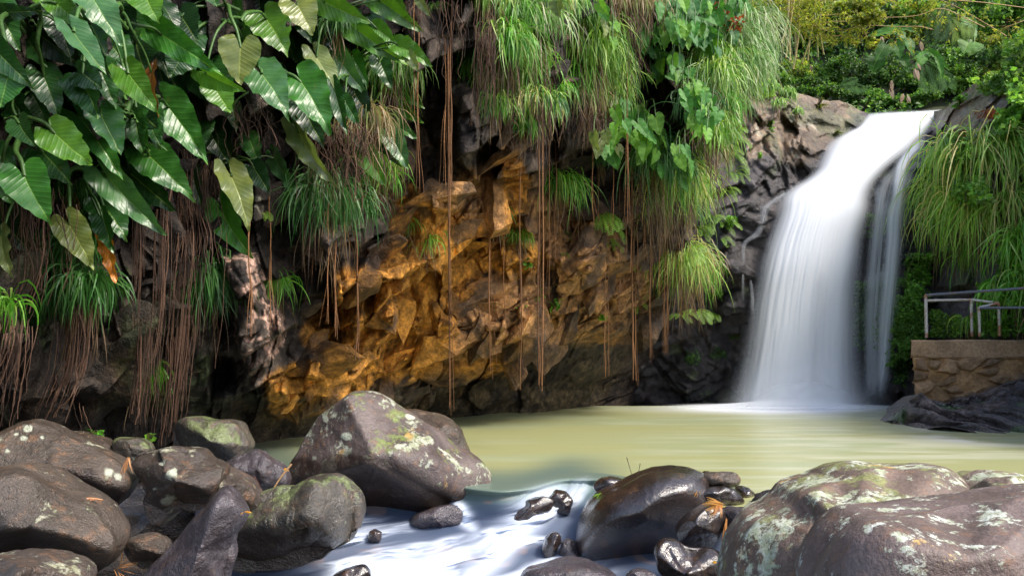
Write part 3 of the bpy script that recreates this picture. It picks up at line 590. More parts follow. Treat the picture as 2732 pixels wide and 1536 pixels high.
# ------------------------------------------------------------------ boulders
def boulder(frame, outline, Y0, D, mat, label, planes=(), amp=.03, fa=.06, rnd=.08, seed=None, name='boulder', nt=150, nr=90, cat='boulder', c=None, group='boulders around the stream', pw=.8, planesn=5, fs=1., shade_line=None, discs=()):
    rs = np.random.RandomState(seed if seed is not None else int(abs(outline[0][0]*7+outline[0][1]*3+Y0*10)) % 9999)
    q = ZP(frame, outline)
    if c is None:
        a = 0; cx = cy = 0
        for i in range(len(q)):
            x0, y0 = q[i-1]; x1, y1 = q[i]; k = x0*y1-x1*y0; a += k; cx += (x0+x1)*k; cy += (y0+y1)*k
        cx /= 3*a; cy /= 3*a
    else: cx, cy = Z(frame, *c)
    th = np.arange(nt)*2*np.pi/nt; r = np.zeros(nt)
    for i in range(len(q)):          # ray / edge intersection keeps the outline
        p0 = q[i-1]-(cx, cy); e = q[i]-q[i-1]
        dx, dy = np.cos(th), np.sin(th); den = dx*e[1]-dy*e[0]; den = np.where(abs(den) < 1e-9, 1e-9, den)
        tt = (p0[0]*e[1]-p0[1]*e[0])/den; ss = (p0[0]*dy-p0[1]*dx)/den
        r = np.where((tt > 0) & (ss >= 0) & (ss <= 1), np.maximum(r, tt), r)
    for _ in range(2): r = (np.roll(r, 1)+2*r+np.roll(r, -1))/4
    phi = np.linspace(.0001, np.pi-.0001, nr)[:, None]
    s = np.sin(phi)**pw; cc = np.cos(phi); qx = s*np.cos(th)[None]; qy = s*np.sin(th)[None]
    cz = np.sign(cc)*np.abs(cc)**.85+0*qx
    pl = list(planes)
    for _ in range(planesn):
        an = rs.uniform(0, 2*np.pi); ti = rs.uniform(.25, 1.0); n = np.array([np.sin(ti)*np.cos(an), np.sin(ti)*np.sin(an), np.cos(ti)]); pl.append((*n, rs.uniform(.74, .93)))
    for nx, ny, nz, d in pl:
        cp = np.maximum((d-nx*qx-ny*qy)/nz, -.02); m = np.clip((rnd-(cz-cp))/(2*rnd), 0, 1)
        cz = np.where(cc > 0, cz*m+cp*(1-m)-rnd*m*(1-m), cz)
    PXv = cx+qx*r[None]; PYv = cy+qy*r[None]; front = np.where(cz > -.4, cz, -.4); Y = Y0-D*front
    V = P(PXv, PYv, Y)
    back = cc < 0; Vb = P(PXv, PYv, np.full_like(Y, Y0)); Vb[..., 1] = Y0-D*np.minimum(cz, 0)*1.0; V = np.where((back[..., None]) & True, Vb, V)
    nn = normals_grid(np.concatenate([V, V[:, :1]], 1))[:, :-1]; ctr = V.reshape(-1, 3).mean(0)
    sg = np.sign((nn*(V-ctr)).sum(-1, keepdims=True)); nn = nn*sg
    off = rs.uniform(0, 50, 3); size = np.sqrt(np.ptp(q[:, 0])*np.ptp(q[:, 1]))/F*Y0
    W = V/size*1.6+off
    d = fbm(W*1.5, 5, 3)*amp*size*1.6+facets(fs*(W[..., 0]*1.6+W[..., 1]), fs*(W[..., 2]*1.6-W[..., 1]*.6), 5, 1.1, .5, .8)*fa*size*.6-fa*size*.15
    V = V+nn*d[..., None]*sstep(0, .12, np.sin(phi))[..., None]
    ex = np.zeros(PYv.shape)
    if shade_line is not None:
        w_ = ZP(frame, shade_line); ex = sstep(-14, 14, PYv-np.interp(PXv, w_[:, 0], w_[:, 1])+fbm(W*3, 4, 9)*22)  # below this line the colour carries wetness and undercut shade
    dc = np.zeros(PYv.shape)
    for x_, y_, r_ in discs:
        a_, b_ = Z(frame, x_, y_); dc = np.maximum(dc, sstep(1.15, .85, np.hypot(PXv-a_, (PYv-b_)*1.25)/(r_/sc(frame))+.55*fbm(W*13, 4, 3))*(cz > 0))
    o = mesh_np(name, V, gridf(nr, nt, True), M[mat], origin=ctr, extra={'wet_shade': ex, 'disc': dc})
    return tag(o, label, cat, group)

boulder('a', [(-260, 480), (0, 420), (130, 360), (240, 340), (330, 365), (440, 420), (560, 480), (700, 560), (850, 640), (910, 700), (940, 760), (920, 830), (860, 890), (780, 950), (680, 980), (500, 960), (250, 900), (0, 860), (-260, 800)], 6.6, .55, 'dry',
        'large smooth brown boulder with ring lichens at the left edge, behind the rounded front boulder', planes=[(.0, .85, .5, .42), (-.1, -.5, .85, .75)], fa=.03, shade_line=[(-300, 900), (300, 760), (450, 660), (650, 700), (760, 830), (950, 830)], nt=260, nr=150, discs=[(305, 450, 20), (770, 712, 34), (845, 738, 26), (120, 430, 14), (175, 460, 26), (200, 385, 30), (60, 560, 14)])
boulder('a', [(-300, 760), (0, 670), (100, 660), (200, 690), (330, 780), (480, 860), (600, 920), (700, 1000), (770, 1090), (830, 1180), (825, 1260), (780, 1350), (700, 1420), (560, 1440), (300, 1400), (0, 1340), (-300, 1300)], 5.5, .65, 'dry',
        'big rounded grey brown boulder at the left edge with a pitted bare front', planes=[(.05, .8, .55, .5)], fa=.02, amp=.02, shade_line=[(-300, 1150), (0, 1100), (300, 1150), (600, 1300), (830, 1400)])
boulder('a', [(-300, 1370), (0, 1325), (120, 1320), (250, 1345), (380, 1390), (480, 1440), (540, 1520), (500, 1750), (0, 1800), (-300, 1750)], 4.2, .5, 'damp',
        'low lichen spotted boulder in the bottom left corner of the picture', fa=.02)
boulder('a', [(940, 640), (990, 570), (1050, 550), (1250, 550), (1410, 570), (1470, 630), (1600, 680), (1590, 740), (1500, 900), (1390, 970), (1300, 950), (1200, 1000), (1115, 1080), (1070, 1000), (1060, 930), (1070, 850), (1010, 740)], 6.5, .5, 'damp',
        'angular brown boulder with a white lichen disc and a pointed underside', planes=[(0, .8, .55, .40), (-.6, .1, .75, .55), (.3, -.6, .7, .6)], fa=.10, rnd=.05, c=(1260, 780), nt=220, nr=130, discs=[(1225, 885, 46), (1240, 725, 32), (1140, 810, 16), (1095, 945, 34), (1170, 640, 20)])
boulder('a', [(1440, 640), (1600, 670), (1720, 740), (1800, 800), (1850, 880), (1860, 940), (1780, 1000), (1600, 1000), (1480, 950), (1420, 780)], 6.9, .4, 'damp',
        'brown wedge of rock tucked right behind the angular boulder', planes=[(.5, .3, .7, .55)], fa=.08)
boulder('a', [(1620, 805), (1680, 870), (1730, 950), (1765, 1020), (1700, 1080), (1660, 1130), (1645, 1230), (1660, 1300), (1640, 1400), (1600, 1550), (1300, 1650), (960, 1560), (1080, 1400), (1180, 1300), (1300, 1160), (1400, 1050), (1500, 940), (1560, 850)], 5.6, .38, 'wetp',
        'tall slanting wet grey rock with a pale lichen tip, leaning up from the bottom edge', planes=[(.70, .2, .68, .60), (-.55, -.25, .75, .62)], fa=.05, amp=.03, rnd=.05, c=(1420, 1280), planesn=1)
boulder('a', [(890, 1250), (930, 1190), (1000, 1160), (1080, 1155), (1150, 1180), (1195, 1220), (1200, 1290), (1150, 1370), (1020, 1390), (930, 1330)], 5.9, .22, 'dry',
        'small oval speckled stone alone in the dark hollow between the left boulders', planes=[(0, .85, .5, .45)], nt=90, nr=50)
boulder('a', [(1280, 350), (1340, 315), (1420, 310), (1500, 330), (1640, 325), (1720, 360), (1770, 440), (1805, 520), (1750, 590), (1620, 640), (1480, 620), (1330, 600), (1250, 560), (1255, 440)], 8.2, .5, 'mossy',
        'squat mossy topped boulder at the foot of the cliff beside the pool', planes=[(-.7, .2, .6, .6), (0, .8, .6, .6)], fa=.05)
boulder('a', [(800, 490), (840, 455), (920, 460), (1000, 460), (1060, 490), (1090, 540), (1070, 620), (930, 640), (860, 630), (810, 570)], 7.6, .25, 'mossy',
        'small green mossy stone under the hanging roots', nt=90, nr=50)
boulder('a', [(430, 425), (520, 410), (620, 440), (740, 470), (810, 520), (825, 590), (800, 650), (700, 620), (540, 560)], 7.7, .3, 'damp',
        'low dark stone between the cliff foot and the large smooth boulder', nt=90, nr=50)
boulder('b', [(0, 660), (100, 590), (190, 540), (230, 540), (330, 620), (430, 690), (435, 760), (370, 850), (280, 870), (180, 850), (60, 760)], 7.6, .3, 'wetp',
        'purple grey wet stone touching the left foot of the great boulder', fa=.14, amp=.05, rnd=.04, nt=110, nr=60)
boulder('b', [(365, 850), (420, 805), (490, 810), (550, 840), (545, 880), (420, 900)], 7.3, .12, 'wet', 'tiny black stone wedged above the moss topped boulder', nt=60, nr=40, group=None)
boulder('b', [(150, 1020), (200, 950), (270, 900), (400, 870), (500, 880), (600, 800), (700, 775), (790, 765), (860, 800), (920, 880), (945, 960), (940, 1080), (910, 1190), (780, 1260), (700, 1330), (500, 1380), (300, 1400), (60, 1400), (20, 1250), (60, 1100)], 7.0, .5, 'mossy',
        'wet boulder with bright moss patches beside the white water', planes=[(-.1, .75, .6, .34), (.75, -.1, .6, .66), (-.5, -.55, .6, .6)], fa=.12, amp=.045, rnd=.05, shade_line=[(0, 1050), (300, 1090), (500, 1080), (650, 1110), (700, 1200), (950, 1250)], c=(560, 1090))
boulder('b', [(1180, 280), (1230, 238), (1330, 250), (1430, 275), (1530, 300), (1620, 340), (1690, 400), (1730, 500), (1765, 610), (1700, 750), (1400, 760), (1150, 600)], 9.7, .7, 'dry',
        'rounded tan boulder half hidden behind the great boulder', fa=.03)
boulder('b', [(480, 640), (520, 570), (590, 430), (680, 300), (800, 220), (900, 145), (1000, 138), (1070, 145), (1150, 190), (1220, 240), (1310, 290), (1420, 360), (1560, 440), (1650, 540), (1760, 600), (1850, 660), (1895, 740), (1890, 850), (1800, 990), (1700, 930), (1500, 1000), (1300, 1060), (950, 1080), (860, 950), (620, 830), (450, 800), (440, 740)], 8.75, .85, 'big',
        'great lichen covered boulder in the middle, purple brown with a dark undercut base', planes=[(-.18, .78, .60, .62), (-.60, -.20, .75, .74), (.30, -.62, .74, .66)], fa=.035, amp=.02, rnd=.04, shade_line=[(440, 600), (700, 610), (900, 560), (1050, 600), (1250, 640), (1420, 720), (1600, 800), (1900, 960)], discs=[(1325, 330, 34), (1670, 465, 18), (660, 605, 16), (1240, 548, 22), (890, 445, 30)], c=(1120, 600), nt=240, nr=150, planesn=3)
boulder('d', [(130, 1180), (140, 1050), (180, 920), (260, 760), (350, 660), (480, 580), (650, 500), (800, 430), (950, 385), (1130, 368), (1300, 385), (1430, 425), (1500, 520), (1540, 700), (1500, 950), (1300, 1200), (1100, 1330), (900, 1365), (700, 1365), (450, 1345), (230, 1300), (150, 1240)], 7.9, .75, 'wet',
        'large smooth shiny black boulder between the pool and the white water', planes=[(.05, .75, .65, .62)], fa=.008, amp=.012, rnd=.12, planesn=1, nt=200, nr=120)
boulder('d', [(305, 560), (330, 510), (400, 470), (480, 455), (560, 465), (650, 495), (660, 560), (480, 620), (400, 625), (340, 600)], 8.35, .18, 'wet', 'flat wet black stone resting on the left shoulder of the shiny boulder', nt=80, nr=50, fa=.03, amp=.015, planesn=2, cat='stone')
boulder('d', [(1385, 480), (1420, 430), (1500, 415), (1640, 412), (1740, 415), (1790, 470), (1780, 530), (1720, 560), (1600, 560), (1480, 550), (1420, 520)], 7.75, .18, 'dry', 'flat brown stone on top of the little stack by the shiny boulder', nt=80, nr=50, fa=.02, amp=.01, planesn=2, cat='stone')
boulder('d', [(1320, 640), (1380, 590), (1480, 560), (1600, 550), (1700, 570), (1780, 630), (1830, 690), (1820, 730), (1700, 750), (1560, 755), (1400, 750), (1340, 700)], 7.6, .22, 'wet', 'wet dark stone in the middle of the little stack', nt=90, nr=50, fa=.06, cat='stone')
boulder('d', [(1740, 570), (1800, 548), (1870, 565), (1930, 620), (1935, 660), (1850, 690), (1760, 670)], 8.0, .15, 'wet', 'small wet oval stone to the right of the stack', nt=70, nr=40, cat='stone')
boulder('d', [(1390, 430), (1440, 405), (1480, 410), (1520, 430), (1500, 500), (1400, 520)], 8.15, .12, 'wet', 'dark stone peeping out behind the top stone of the stack', nt=50, nr=30, cat='stone')
boulder('d', [(1340, 540), (1400, 510), (1470, 540), (1480, 620), (1400, 680), (1330, 620)], 7.9, .14, 'wet', 'black stone squeezed between the shiny boulder and the stack', nt=50, nr=30, cat='stone')
boulder('d', [(1150, 1020), (1200, 920), (1300, 830), (1420, 760), (1550, 730), (1630, 780), (1640, 860), (1620, 950), (1560, 1070), (1500, 1150), (1380, 1190), (1250, 1160), (1170, 1100)], 6.9, .28, 'wet', 'glossy brown egg shaped stone with straw on top, leaning on the shiny boulder', planes=[(-.1, .7, .7, .62)], nt=110, nr=70, fa=.04, amp=.02, planesn=2, cat='stone')
boulder('d', [(940, 1230), (970, 1160), (1030, 1115), (1150, 1125), (1250, 1180), (1500, 1190), (1620, 1260), (1700, 1330), (1700, 1480), (1350, 1560), (1100, 1540), (950, 1400)], 6.5, .3, 'wet', 'flat topped wet black rock holding a yellow leaf at the bottom edge', planes=[(0, -.55, .7, .45)], nt=110, nr=70, fa=.08)
boulder('c', [(700, 1460), (760, 1400), (900, 1380), (1080, 1330), (1250, 1305), (1420, 1330), (1560, 1400), (1680, 1448), (1720, 1560), (1600, 1700), (800, 1700)], 6.7, .4, 'wetp', 'low purple black hump of rock at the bottom edge in the white water', nt=110, nr=60, fa=.03, planesn=2)
boulder('d', [(640, 1460), (700, 1400), (780, 1390), (870, 1410), (950, 1448), (960, 1560), (680, 1560)], 6.2, .16, 'wetp', 'small blue grey wet stone at the bottom edge below the shiny boulder', nt=70, nr=40)
boulder('d', [(1640, 860), (1700, 800), (1840, 790), (1950, 760), (2100, 750), (2260, 750), (2300, 900), (2200, 1050), (2000, 1200), (1850, 1300), (1760, 1200), (1700, 1070), (1660, 950)], 6.8, .4, 'wetp', 'broken wet blue black rock between the straw and the lichen boulder', nt=120, nr=70, fa=.14, amp=.05, rnd=.04)
boulder('d', [(1560, 1420), (1700, 1300), (1850, 1240), (1950, 1300), (1950, 1560), (1600, 1600)], 6.0, .25, 'wet', 'dark wet stone at the bottom edge against the lichen boulder', nt=80, nr=50)
boulder('d', [(1920, 740), (1980, 680), (2090, 600), (2220, 605), (2230, 740), (2100, 830), (1940, 800)], 7.4, .22, 'wetp', 'pale blue wet slab at the pool edge, left of the block shaped stone', nt=80, nr=50, fa=.1)
boulder('e', [(160, 725), (200, 590), (240, 535), (400, 535), (560, 540), (560, 680), (350, 780), (200, 780)], 6.2, .25, 'wetp', 'block shaped purple stone behind the lichen boulder at the pool edge', nt=80, nr=50, fa=.08, rnd=.03)
boulder('e', [(-60, 630), (-30, 610), (20, 612), (40, 640), (20, 690), (-50, 690)], 7.6, .1, 'wetp', 'little round brown stone at the pool edge', nt=50, nr=30, cat='stone')
boulder('e', [(-320, 1500), (-290, 1250), (-180, 1050), (-50, 900), (100, 850), (300, 720), (380, 620), (500, 560), (620, 525), (750, 500), (850, 440), (940, 400), (1000, 370), (1100, 357), (1200, 360), (1350, 378), (1500, 378), (1650, 370), (1770, 365), (1850, 400), (1950, 480), (2040, 560), (2200, 700), (2200, 1100), (1500, 1500), (700, 1800), (-200, 1800)], 4.6, .9, 'lichen',
        'broad brown boulder patched with white and green lichen, rising from the bottom right', planes=[(-.6, -.1, .78, .80), (.0, -.7, .7, .80)], fa=.02, amp=.018, rnd=.1, planesn=2, nt=240, nr=150, c=(900, 1050))
boulder('e', [(1900, 680), (2060, 550), (2150, 490), (2300, 435), (2420, 430), (2600, 450), (2900, 520), (3000, 800), (2500, 1000), (2000, 950)], 4.4, .5, 'lichen', 'rounded lichen boulder at the right edge above the front boulder', nt=130, nr=80, fa=.03)
boulder('e', [(450, 1500), (560, 1220), (700, 1000), (830, 890), (930, 830), (1060, 812), (1400, 805), (1650, 770), (1900, 730), (2200, 690), (2400, 670), (2500, 640), (2700, 600), (3000, 560), (3500, 800), (3600, 1500), (3000, 2100), (1500, 2200), (600, 2000)], 3.3, .6, 'lichenf',
        'nearest purple brown boulder across the bottom right corner with a lichen crusted front', planes=[(-.1, -.74, .65, .85)], fa=.01, amp=.010, rnd=.09, nt=260, nr=160, planesn=1)
for o_, Y0, lab, m_ in [([(805, 640), (830, 560), (880, 540), (930, 570), (945, 640), (880, 680)], 8.75, 'small round stone breaking the green water at the lip of the stream', 'wet'),
                    ([(975, 690), (1060, 590), (1160, 615), (1235, 690), (1190, 830), (1050, 820)], 8.5, 'dark pointed stone splitting the white water', 'wet'),
                    ([(610, 930), (690, 780), (790, 690), (950, 650), (1060, 690), (1010, 800), (860, 850), (730, 960)], 8.35, 'long curved stone under the spilling water', 'wet'),
                    ([(925, 1190), (960, 1080), (1030, 1010), (1100, 1030), (1110, 1110), (1030, 1240), (950, 1280)], 7.75, 'upright brown stone in the white water left of the shiny boulder', 'wet'),
                    ([(1105, 1220), (1130, 1110), (1190, 1080), (1260, 1110), (1300, 1280), (1200, 1330), (1110, 1300)], 7.7, 'dark stone against the foot of the shiny boulder', 'wetp')]:
    boulder('c', o_, Y0, .16, m_, lab, nt=70, nr=40, cat='stone', group='stones in the white water')
boulder('b', [(1320, 1070), (1370, 1010), (1500, 960), (1640, 940), (1710, 980), (1700, 1070), (1500, 1130), (1390, 1130)], 8.35, .22, 'wetp', 'low reddish wet stone under the corner of the great boulder', nt=80, nr=50, cat='stone', group='stones in the white water')
boulder('b', [(740, 1470), (850, 1400), (1000, 1375), (1050, 1420), (1060, 1520), (800, 1580)], 6.9, .16, 'wet', 'black stone in the white water at the bottom edge', nt=80, nr=50, cat='stone', group='stones in the white water')
boulder('b', [(1030, 1180), (1040, 1130), (1080, 1110), (1130, 1140), (1120, 1200), (1060, 1220)], 8.0, .1, 'wet', 'tiny rust coloured stone showing through the water', nt=50, nr=30, cat='stone', group='stones in the white water')
# dark ledge under the stone wall
if 0: boulder('8', [(915, 1400), (960, 1330), (1010, 1270), (1060, 1250), (1160, 1290), (1300, 1240), (1450, 1190), (1742, 1150), (2300, 1120), (2600, 1300), (2400, 1500), (1742, 1480), (1300, 1450), (1000, 1425)], 15.3, 1.3, 'wetp',
        'shiny dark rock ledge under the stone wall at the right edge of the pool', planes=[(0, -.7, .7, .62)], fa=.13, amp=.03, fs=2.6, rnd=.08, nt=420, nr=220, name='rock_ledge', cat='rock', group=None)

def ledge():
    nr, nc = 150, 420; px = np.linspace(2360, 3100, nc); u = np.linspace(0, 1, nr)[:, None]; PX = np.repeat(px[None], nr, 0)
    top = np.interp(px, [2360, 2385, 2400, 2426, 2450, 2471, 2560, 2660, 2732, 3100], [1122, 1095, 1075, 1060, 1066, 1080, 1060, 1030, 1014, 960]); bot = np.interp(px, [2360, 2450, 2600, 2732, 3100], [1126, 1136, 1144, 1148, 1165])
    top = top+fbm(np.stack([px*.03, px*0, px*0], -1), 3, 2)*7; v = np.clip(u*1.25, 0, None); PY = top[None]+(bot-top)[None]*v
    Yb = CAMZ*F/(bot-HY); Yt = np.interp(px, [2360, 2440, 2732, 3100], [15.75, 16.15, 15.75, 15.2]); Y = Yt[None]*(1-v**.8)+Yb[None]*v**.8; B = P(PX, PY, Y)
    a = B[..., 0]*1.0+B[..., 1]*.5+fbm(B*2, 2, 7)*.2; b = B[..., 2]*1.6-B[..., 0]*.35-B[..., 1]*.7
    d = facets(a*3.4, b*3.0, 61, 1.3, .9, .9)*.42+facets(a*7, b*6.5, 62, 1.4, .9, .9)*.20+facets(a*10, b*8, 64, 1.4, .8, .9)*.05
    Bn = B.copy(); Bn[..., 1] -= d*.8; Bn[..., 2] += d*.35-.1; back = []
    for k in range(6, 0, -1): q = Bn[0].copy(); q[:, 1] += k*.12; q[:, 2] -= .02*k; back.append(q)
    V = np.concatenate([np.array(back), Bn], 0); n = fbm(V*2, 4, 66); c = lerp(np.array([.035, .027, .030]), np.array([.11, .085, .085]), sstep(-.3, .4, n)[..., None]); mo = sstep(.22, .34, fbm(V*1.3, 3, 68)); c = lerp(c, np.array([.05, .11, .03]), (mo*.8)[..., None])
    m = rock_mat('ledge_rock', (0, 0, 0), (0, 0, 0), .3, 0, bump=.8, scale=1.1, attr=True, wet=.6)
    o = mesh_np('rock_ledge', V, gridf(nr+6, nc), m, col=c.reshape(-1, 3)); tag(o, 'shiny dark rock ledge under the stone wall at the right edge of the pool', 'rock')
ledge()

# ================================================================== VEGETATION
ORD = ['leftmost', 'second from the left', 'third from the left', 'fourth from the left', 'fifth from the left', 'sixth from the left', 'seventh from the left', 'eighth from the left', 'ninth from the left', 'tenth from the left',
       'eleventh from the left', 'twelfth from the left', 'thirteenth from the left', 'fourteenth from the left', 'fifteenth from the left', 'sixteenth from the left', 'seventeenth from the left', 'eighteenth from the left',
       'nineteenth from the left', 'twentieth from the left', 'twenty first from the left', 'twenty second from the left', 'twenty third from the left', 'twenty fourth from the left', 'twenty fifth from the left', 'twenty sixth from the left', 'twenty seventh from the left', 'twenty eighth from the left', 'twenty ninth from the left', 'thirtieth from the left']
# ------------------------------------------------------------------ big arrow shaped leaves
OUT = np.array([(0, -.03), (.025, -.12), (.08, -.28), (.16, -.355), (.27, -.32), (.36, -.20), (.41, -.03), (.405, .15), (.36, .34), (.28, .53), (.18, .72), (.08, .88), (.0, 1.0)])
OUTS = spline(OUT, 30)
def leaf_mesh(Bp, Tp, W, roll, fold=.35, droop=.2, wave=1., rs=R):
    """heart shaped blade: fan of rings around the stalk point; returns verts, quads, uv"""
    half = OUTS; loop = np.vstack([half, half[::-1][1:-1]*[-1, 1]]); n = len(loop); loop = loop*(1+.022*np.sin(np.arange(n)*1.9+rs.uniform(0, 6))+.015*rs.normal(0, 1, n))[:, None]; rings = 9
    rho = (np.arange(rings+1)/rings)[:, None, None]; xy = loop[None]*rho
    x, y = xy[..., 0], xy[..., 1]; L = np.linalg.norm(Tp-Bp)
    a = (Tp-Bp)/L; to = nrm(np.array([.15, -1., .45])); nn = nrm(to-a*(to@a)); bx = np.cross(a, nn)
    cr, sr = math.cos(roll), math.sin(roll); n2 = nn*cr+bx*sr; b2 = bx*cr-nn*sr
    ph = rs.uniform(0, 6); ed = rho[..., 0]**3
    vein = np.cos(2*np.pi*9*(y-np.abs(x)*.75))
    h = fold*np.abs(x)*.8-droop*np.clip(y, -.3, 1)**2+.0045*wave*vein*np.abs(x)*4*(1-ed*.3)+wave*ed*.045*np.sin(y*17+ph+np.sign(x)*1.3)+.05*rs.uniform(-1, 1)*x*np.abs(x)*4+.02*np.sin(y*5+ph)
    bend = rs.uniform(-.08, .08)*y*y
    V = Bp+L*((x*W+bend)[..., None]*b2+y[..., None]*a+h[..., None]*n2)
    uv = np.stack([x, y], -1).reshape(-1, 2)
    return V.reshape(-1, 3), gridf(rings+1, n, True), uv
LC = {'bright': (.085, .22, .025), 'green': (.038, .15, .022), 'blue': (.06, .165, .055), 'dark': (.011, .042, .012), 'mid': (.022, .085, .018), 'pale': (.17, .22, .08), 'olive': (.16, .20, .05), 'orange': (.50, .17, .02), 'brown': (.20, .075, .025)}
# frame, stalk point, tip, width px, colour, roll, depth nudge
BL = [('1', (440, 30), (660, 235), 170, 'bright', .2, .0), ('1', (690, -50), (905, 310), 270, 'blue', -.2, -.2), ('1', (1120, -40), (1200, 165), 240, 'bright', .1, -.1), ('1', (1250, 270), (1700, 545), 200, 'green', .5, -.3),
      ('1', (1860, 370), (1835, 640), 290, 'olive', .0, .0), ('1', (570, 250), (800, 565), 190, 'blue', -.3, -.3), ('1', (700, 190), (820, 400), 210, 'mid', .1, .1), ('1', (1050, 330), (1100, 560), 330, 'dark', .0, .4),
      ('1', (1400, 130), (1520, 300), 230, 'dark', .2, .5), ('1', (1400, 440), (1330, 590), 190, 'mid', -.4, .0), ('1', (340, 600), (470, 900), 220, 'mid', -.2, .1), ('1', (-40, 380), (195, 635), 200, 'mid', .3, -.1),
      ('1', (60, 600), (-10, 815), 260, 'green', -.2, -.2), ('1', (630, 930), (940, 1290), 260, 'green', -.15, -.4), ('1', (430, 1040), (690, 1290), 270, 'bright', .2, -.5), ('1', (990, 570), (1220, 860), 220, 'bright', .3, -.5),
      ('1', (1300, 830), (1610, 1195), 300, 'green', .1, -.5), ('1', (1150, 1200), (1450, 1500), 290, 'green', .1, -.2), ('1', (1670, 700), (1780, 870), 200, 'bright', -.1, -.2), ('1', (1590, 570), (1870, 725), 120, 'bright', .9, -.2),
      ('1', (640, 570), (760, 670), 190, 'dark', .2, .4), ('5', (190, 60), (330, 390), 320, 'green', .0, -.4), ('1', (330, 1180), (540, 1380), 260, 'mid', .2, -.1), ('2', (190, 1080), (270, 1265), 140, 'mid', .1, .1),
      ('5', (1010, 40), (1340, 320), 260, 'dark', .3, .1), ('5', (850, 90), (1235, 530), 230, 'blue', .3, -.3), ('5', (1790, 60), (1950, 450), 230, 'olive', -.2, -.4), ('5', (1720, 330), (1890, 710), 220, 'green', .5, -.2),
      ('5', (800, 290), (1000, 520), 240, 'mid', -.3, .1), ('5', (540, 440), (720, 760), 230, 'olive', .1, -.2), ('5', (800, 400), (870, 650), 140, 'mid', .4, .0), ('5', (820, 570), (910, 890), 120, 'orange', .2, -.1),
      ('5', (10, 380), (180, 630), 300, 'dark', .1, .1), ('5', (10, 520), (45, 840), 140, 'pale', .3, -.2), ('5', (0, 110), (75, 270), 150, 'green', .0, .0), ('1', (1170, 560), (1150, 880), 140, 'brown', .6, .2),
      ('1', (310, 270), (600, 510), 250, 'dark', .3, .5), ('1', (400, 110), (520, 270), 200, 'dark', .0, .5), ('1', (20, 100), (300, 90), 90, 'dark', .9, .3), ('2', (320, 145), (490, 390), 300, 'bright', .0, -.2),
      ('2', (560, 45), (685, 255), 260, 'olive', .0, -.2), ('2', (770, 20), (1100, 185), 170, 'bright', .7, -.2), ('2', (930, 160), (1345, 520), 150, 'bright', .8, -.4), ('2', (285, 570), (505, 850), 280, 'blue', -.1, -.4),
      ('2', (590, 640), (835, 990), 310, 'green', .0, -.4), ('2', (710, 440), (890, 735), 180, 'pale', -.3, -.2), ('2', (855, 430), (1070, 710), 180, 'blue', .5, -.1), ('2', (1000, 470), (1110, 650), 130, 'green', .3, .0),
      ('2', (1200, 10), (1530, 235), 140, 'bright', .7, -.2), ('2', (1300, 10), (1430, 140), 110, 'bright', .6, .0), ('2', (1370, 370), (1600, 480), 150, 'bright', .3, -.1), ('2', (1430, 440), (1490, 550), 80, 'pale', .5, .0),
      ('2', (1310, 660), (1525, 820), 110, 'bright', .7, -.1), ('2', (1110, 680), (1310, 810), 110, 'green', .7, -.1), ('2', (1370, 830), (1530, 960), 90, 'bright', .7, .0), ('2', (1300, 960), (1490, 1060), 120, 'green', .3, .0),
      ('2', (1290, 1060), (1420, 1290), 160, 'blue', .3, -.2), ('2', (1090, 1200), (1240, 1410), 160, 'bright', .3, -.1), ('2', (600, 820), (740, 1120), 210, 'dark', .1, .1), ('2', (850, 710), (930, 1040), 120, 'mid', .4, .0),
      ('2', (930, 790), (1040, 960), 110, 'mid', .2, .0), ('2', (570, 1030), (790, 1440), 160, 'pale', .6, -.4), ('2', (1000, 720), (1130, 940), 170, 'dark', .2, .1), ('2', (1200, 480), (1280, 680), 140, 'mid', .2, .1),
      ('2', (390, 1230), (530, 1500), 110, 'blue', .7, -.1), ('2', (230, 1310), (350, 1480), 160, 'dark', .1, .2), ('2', (560, 150), (670, 310), 120, 'mid', .3, .1), ('2', (780, 130), (860, 260), 200, 'dark', .1, .3),
      ('2', (1240, 1060), (1310, 1290), 120, 'mid', .8, .1), ('2', (1180, 230), (1330, 330), 120, 'bright', .5, .0), ('2', (60, 830), (90, 990), 120, 'dark', 0, .3), ('1', (150, 960), (230, 1120), 150, 'mid', .3, .0),
      ('2', (720, 0), (940, 50), 120, 'mid', .4, .1), ('1', (330, -30), (470, 40), 120, 'bright', .2, .1), ('5', (1480, 30), (1560, 290), 140, 'dark', .3, .2), ('1', (880, 1180), (1000, 1400), 160, 'dark', .1, .2),
      ('1', (1640, -40), (1670, 40), 120, 'mid', .1, .0), ('2', (1500, 0), (1570, 115), 60, 'pale', .6, .0), ('2', (1290, 600), (1440, 700), 120, 'green', .4, .1), ('2', (1060, 250), (1230, 370), 140, 'green', .6, .1)]
PL = [('s', 60, 60, 'elephant ear plant filling the top left corner of the picture'), ('s', 60, 350, 'elephant ear plant with muted leaves at the left edge, above the tangled roots'), ('s', 300, 40, 'elephant ear plant hanging at the top, right of the corner plant'),
      ('s', 330, 300, 'elephant ear plant of long pale veined leaves and one brown dead leaf'), ('s', 210, 480, 'elephant ear plant with the orange dead leaf at its lowest point'), ('s', 620, 40, 'elephant ear plant with yellowish heart leaves at the top, over the dark gap'),
      ('s', 690, 220, 'elephant ear plant with four wide bluish leaves over the pale rock'), ('s', 860, 60, 'elephant ear plant with narrow bright leaves fanning to the right at the top'), ('s', 940, 220, 'elephant ear plant with upright leaves mixed into the long grass'),
      ('s', 990, 380, 'elephant ear plant with small leaves low in the grass fringe'), ('s', 620, 430, 'elephant ear plant with two drooping blurred leaves over the pink mottled rock')]
plants = []
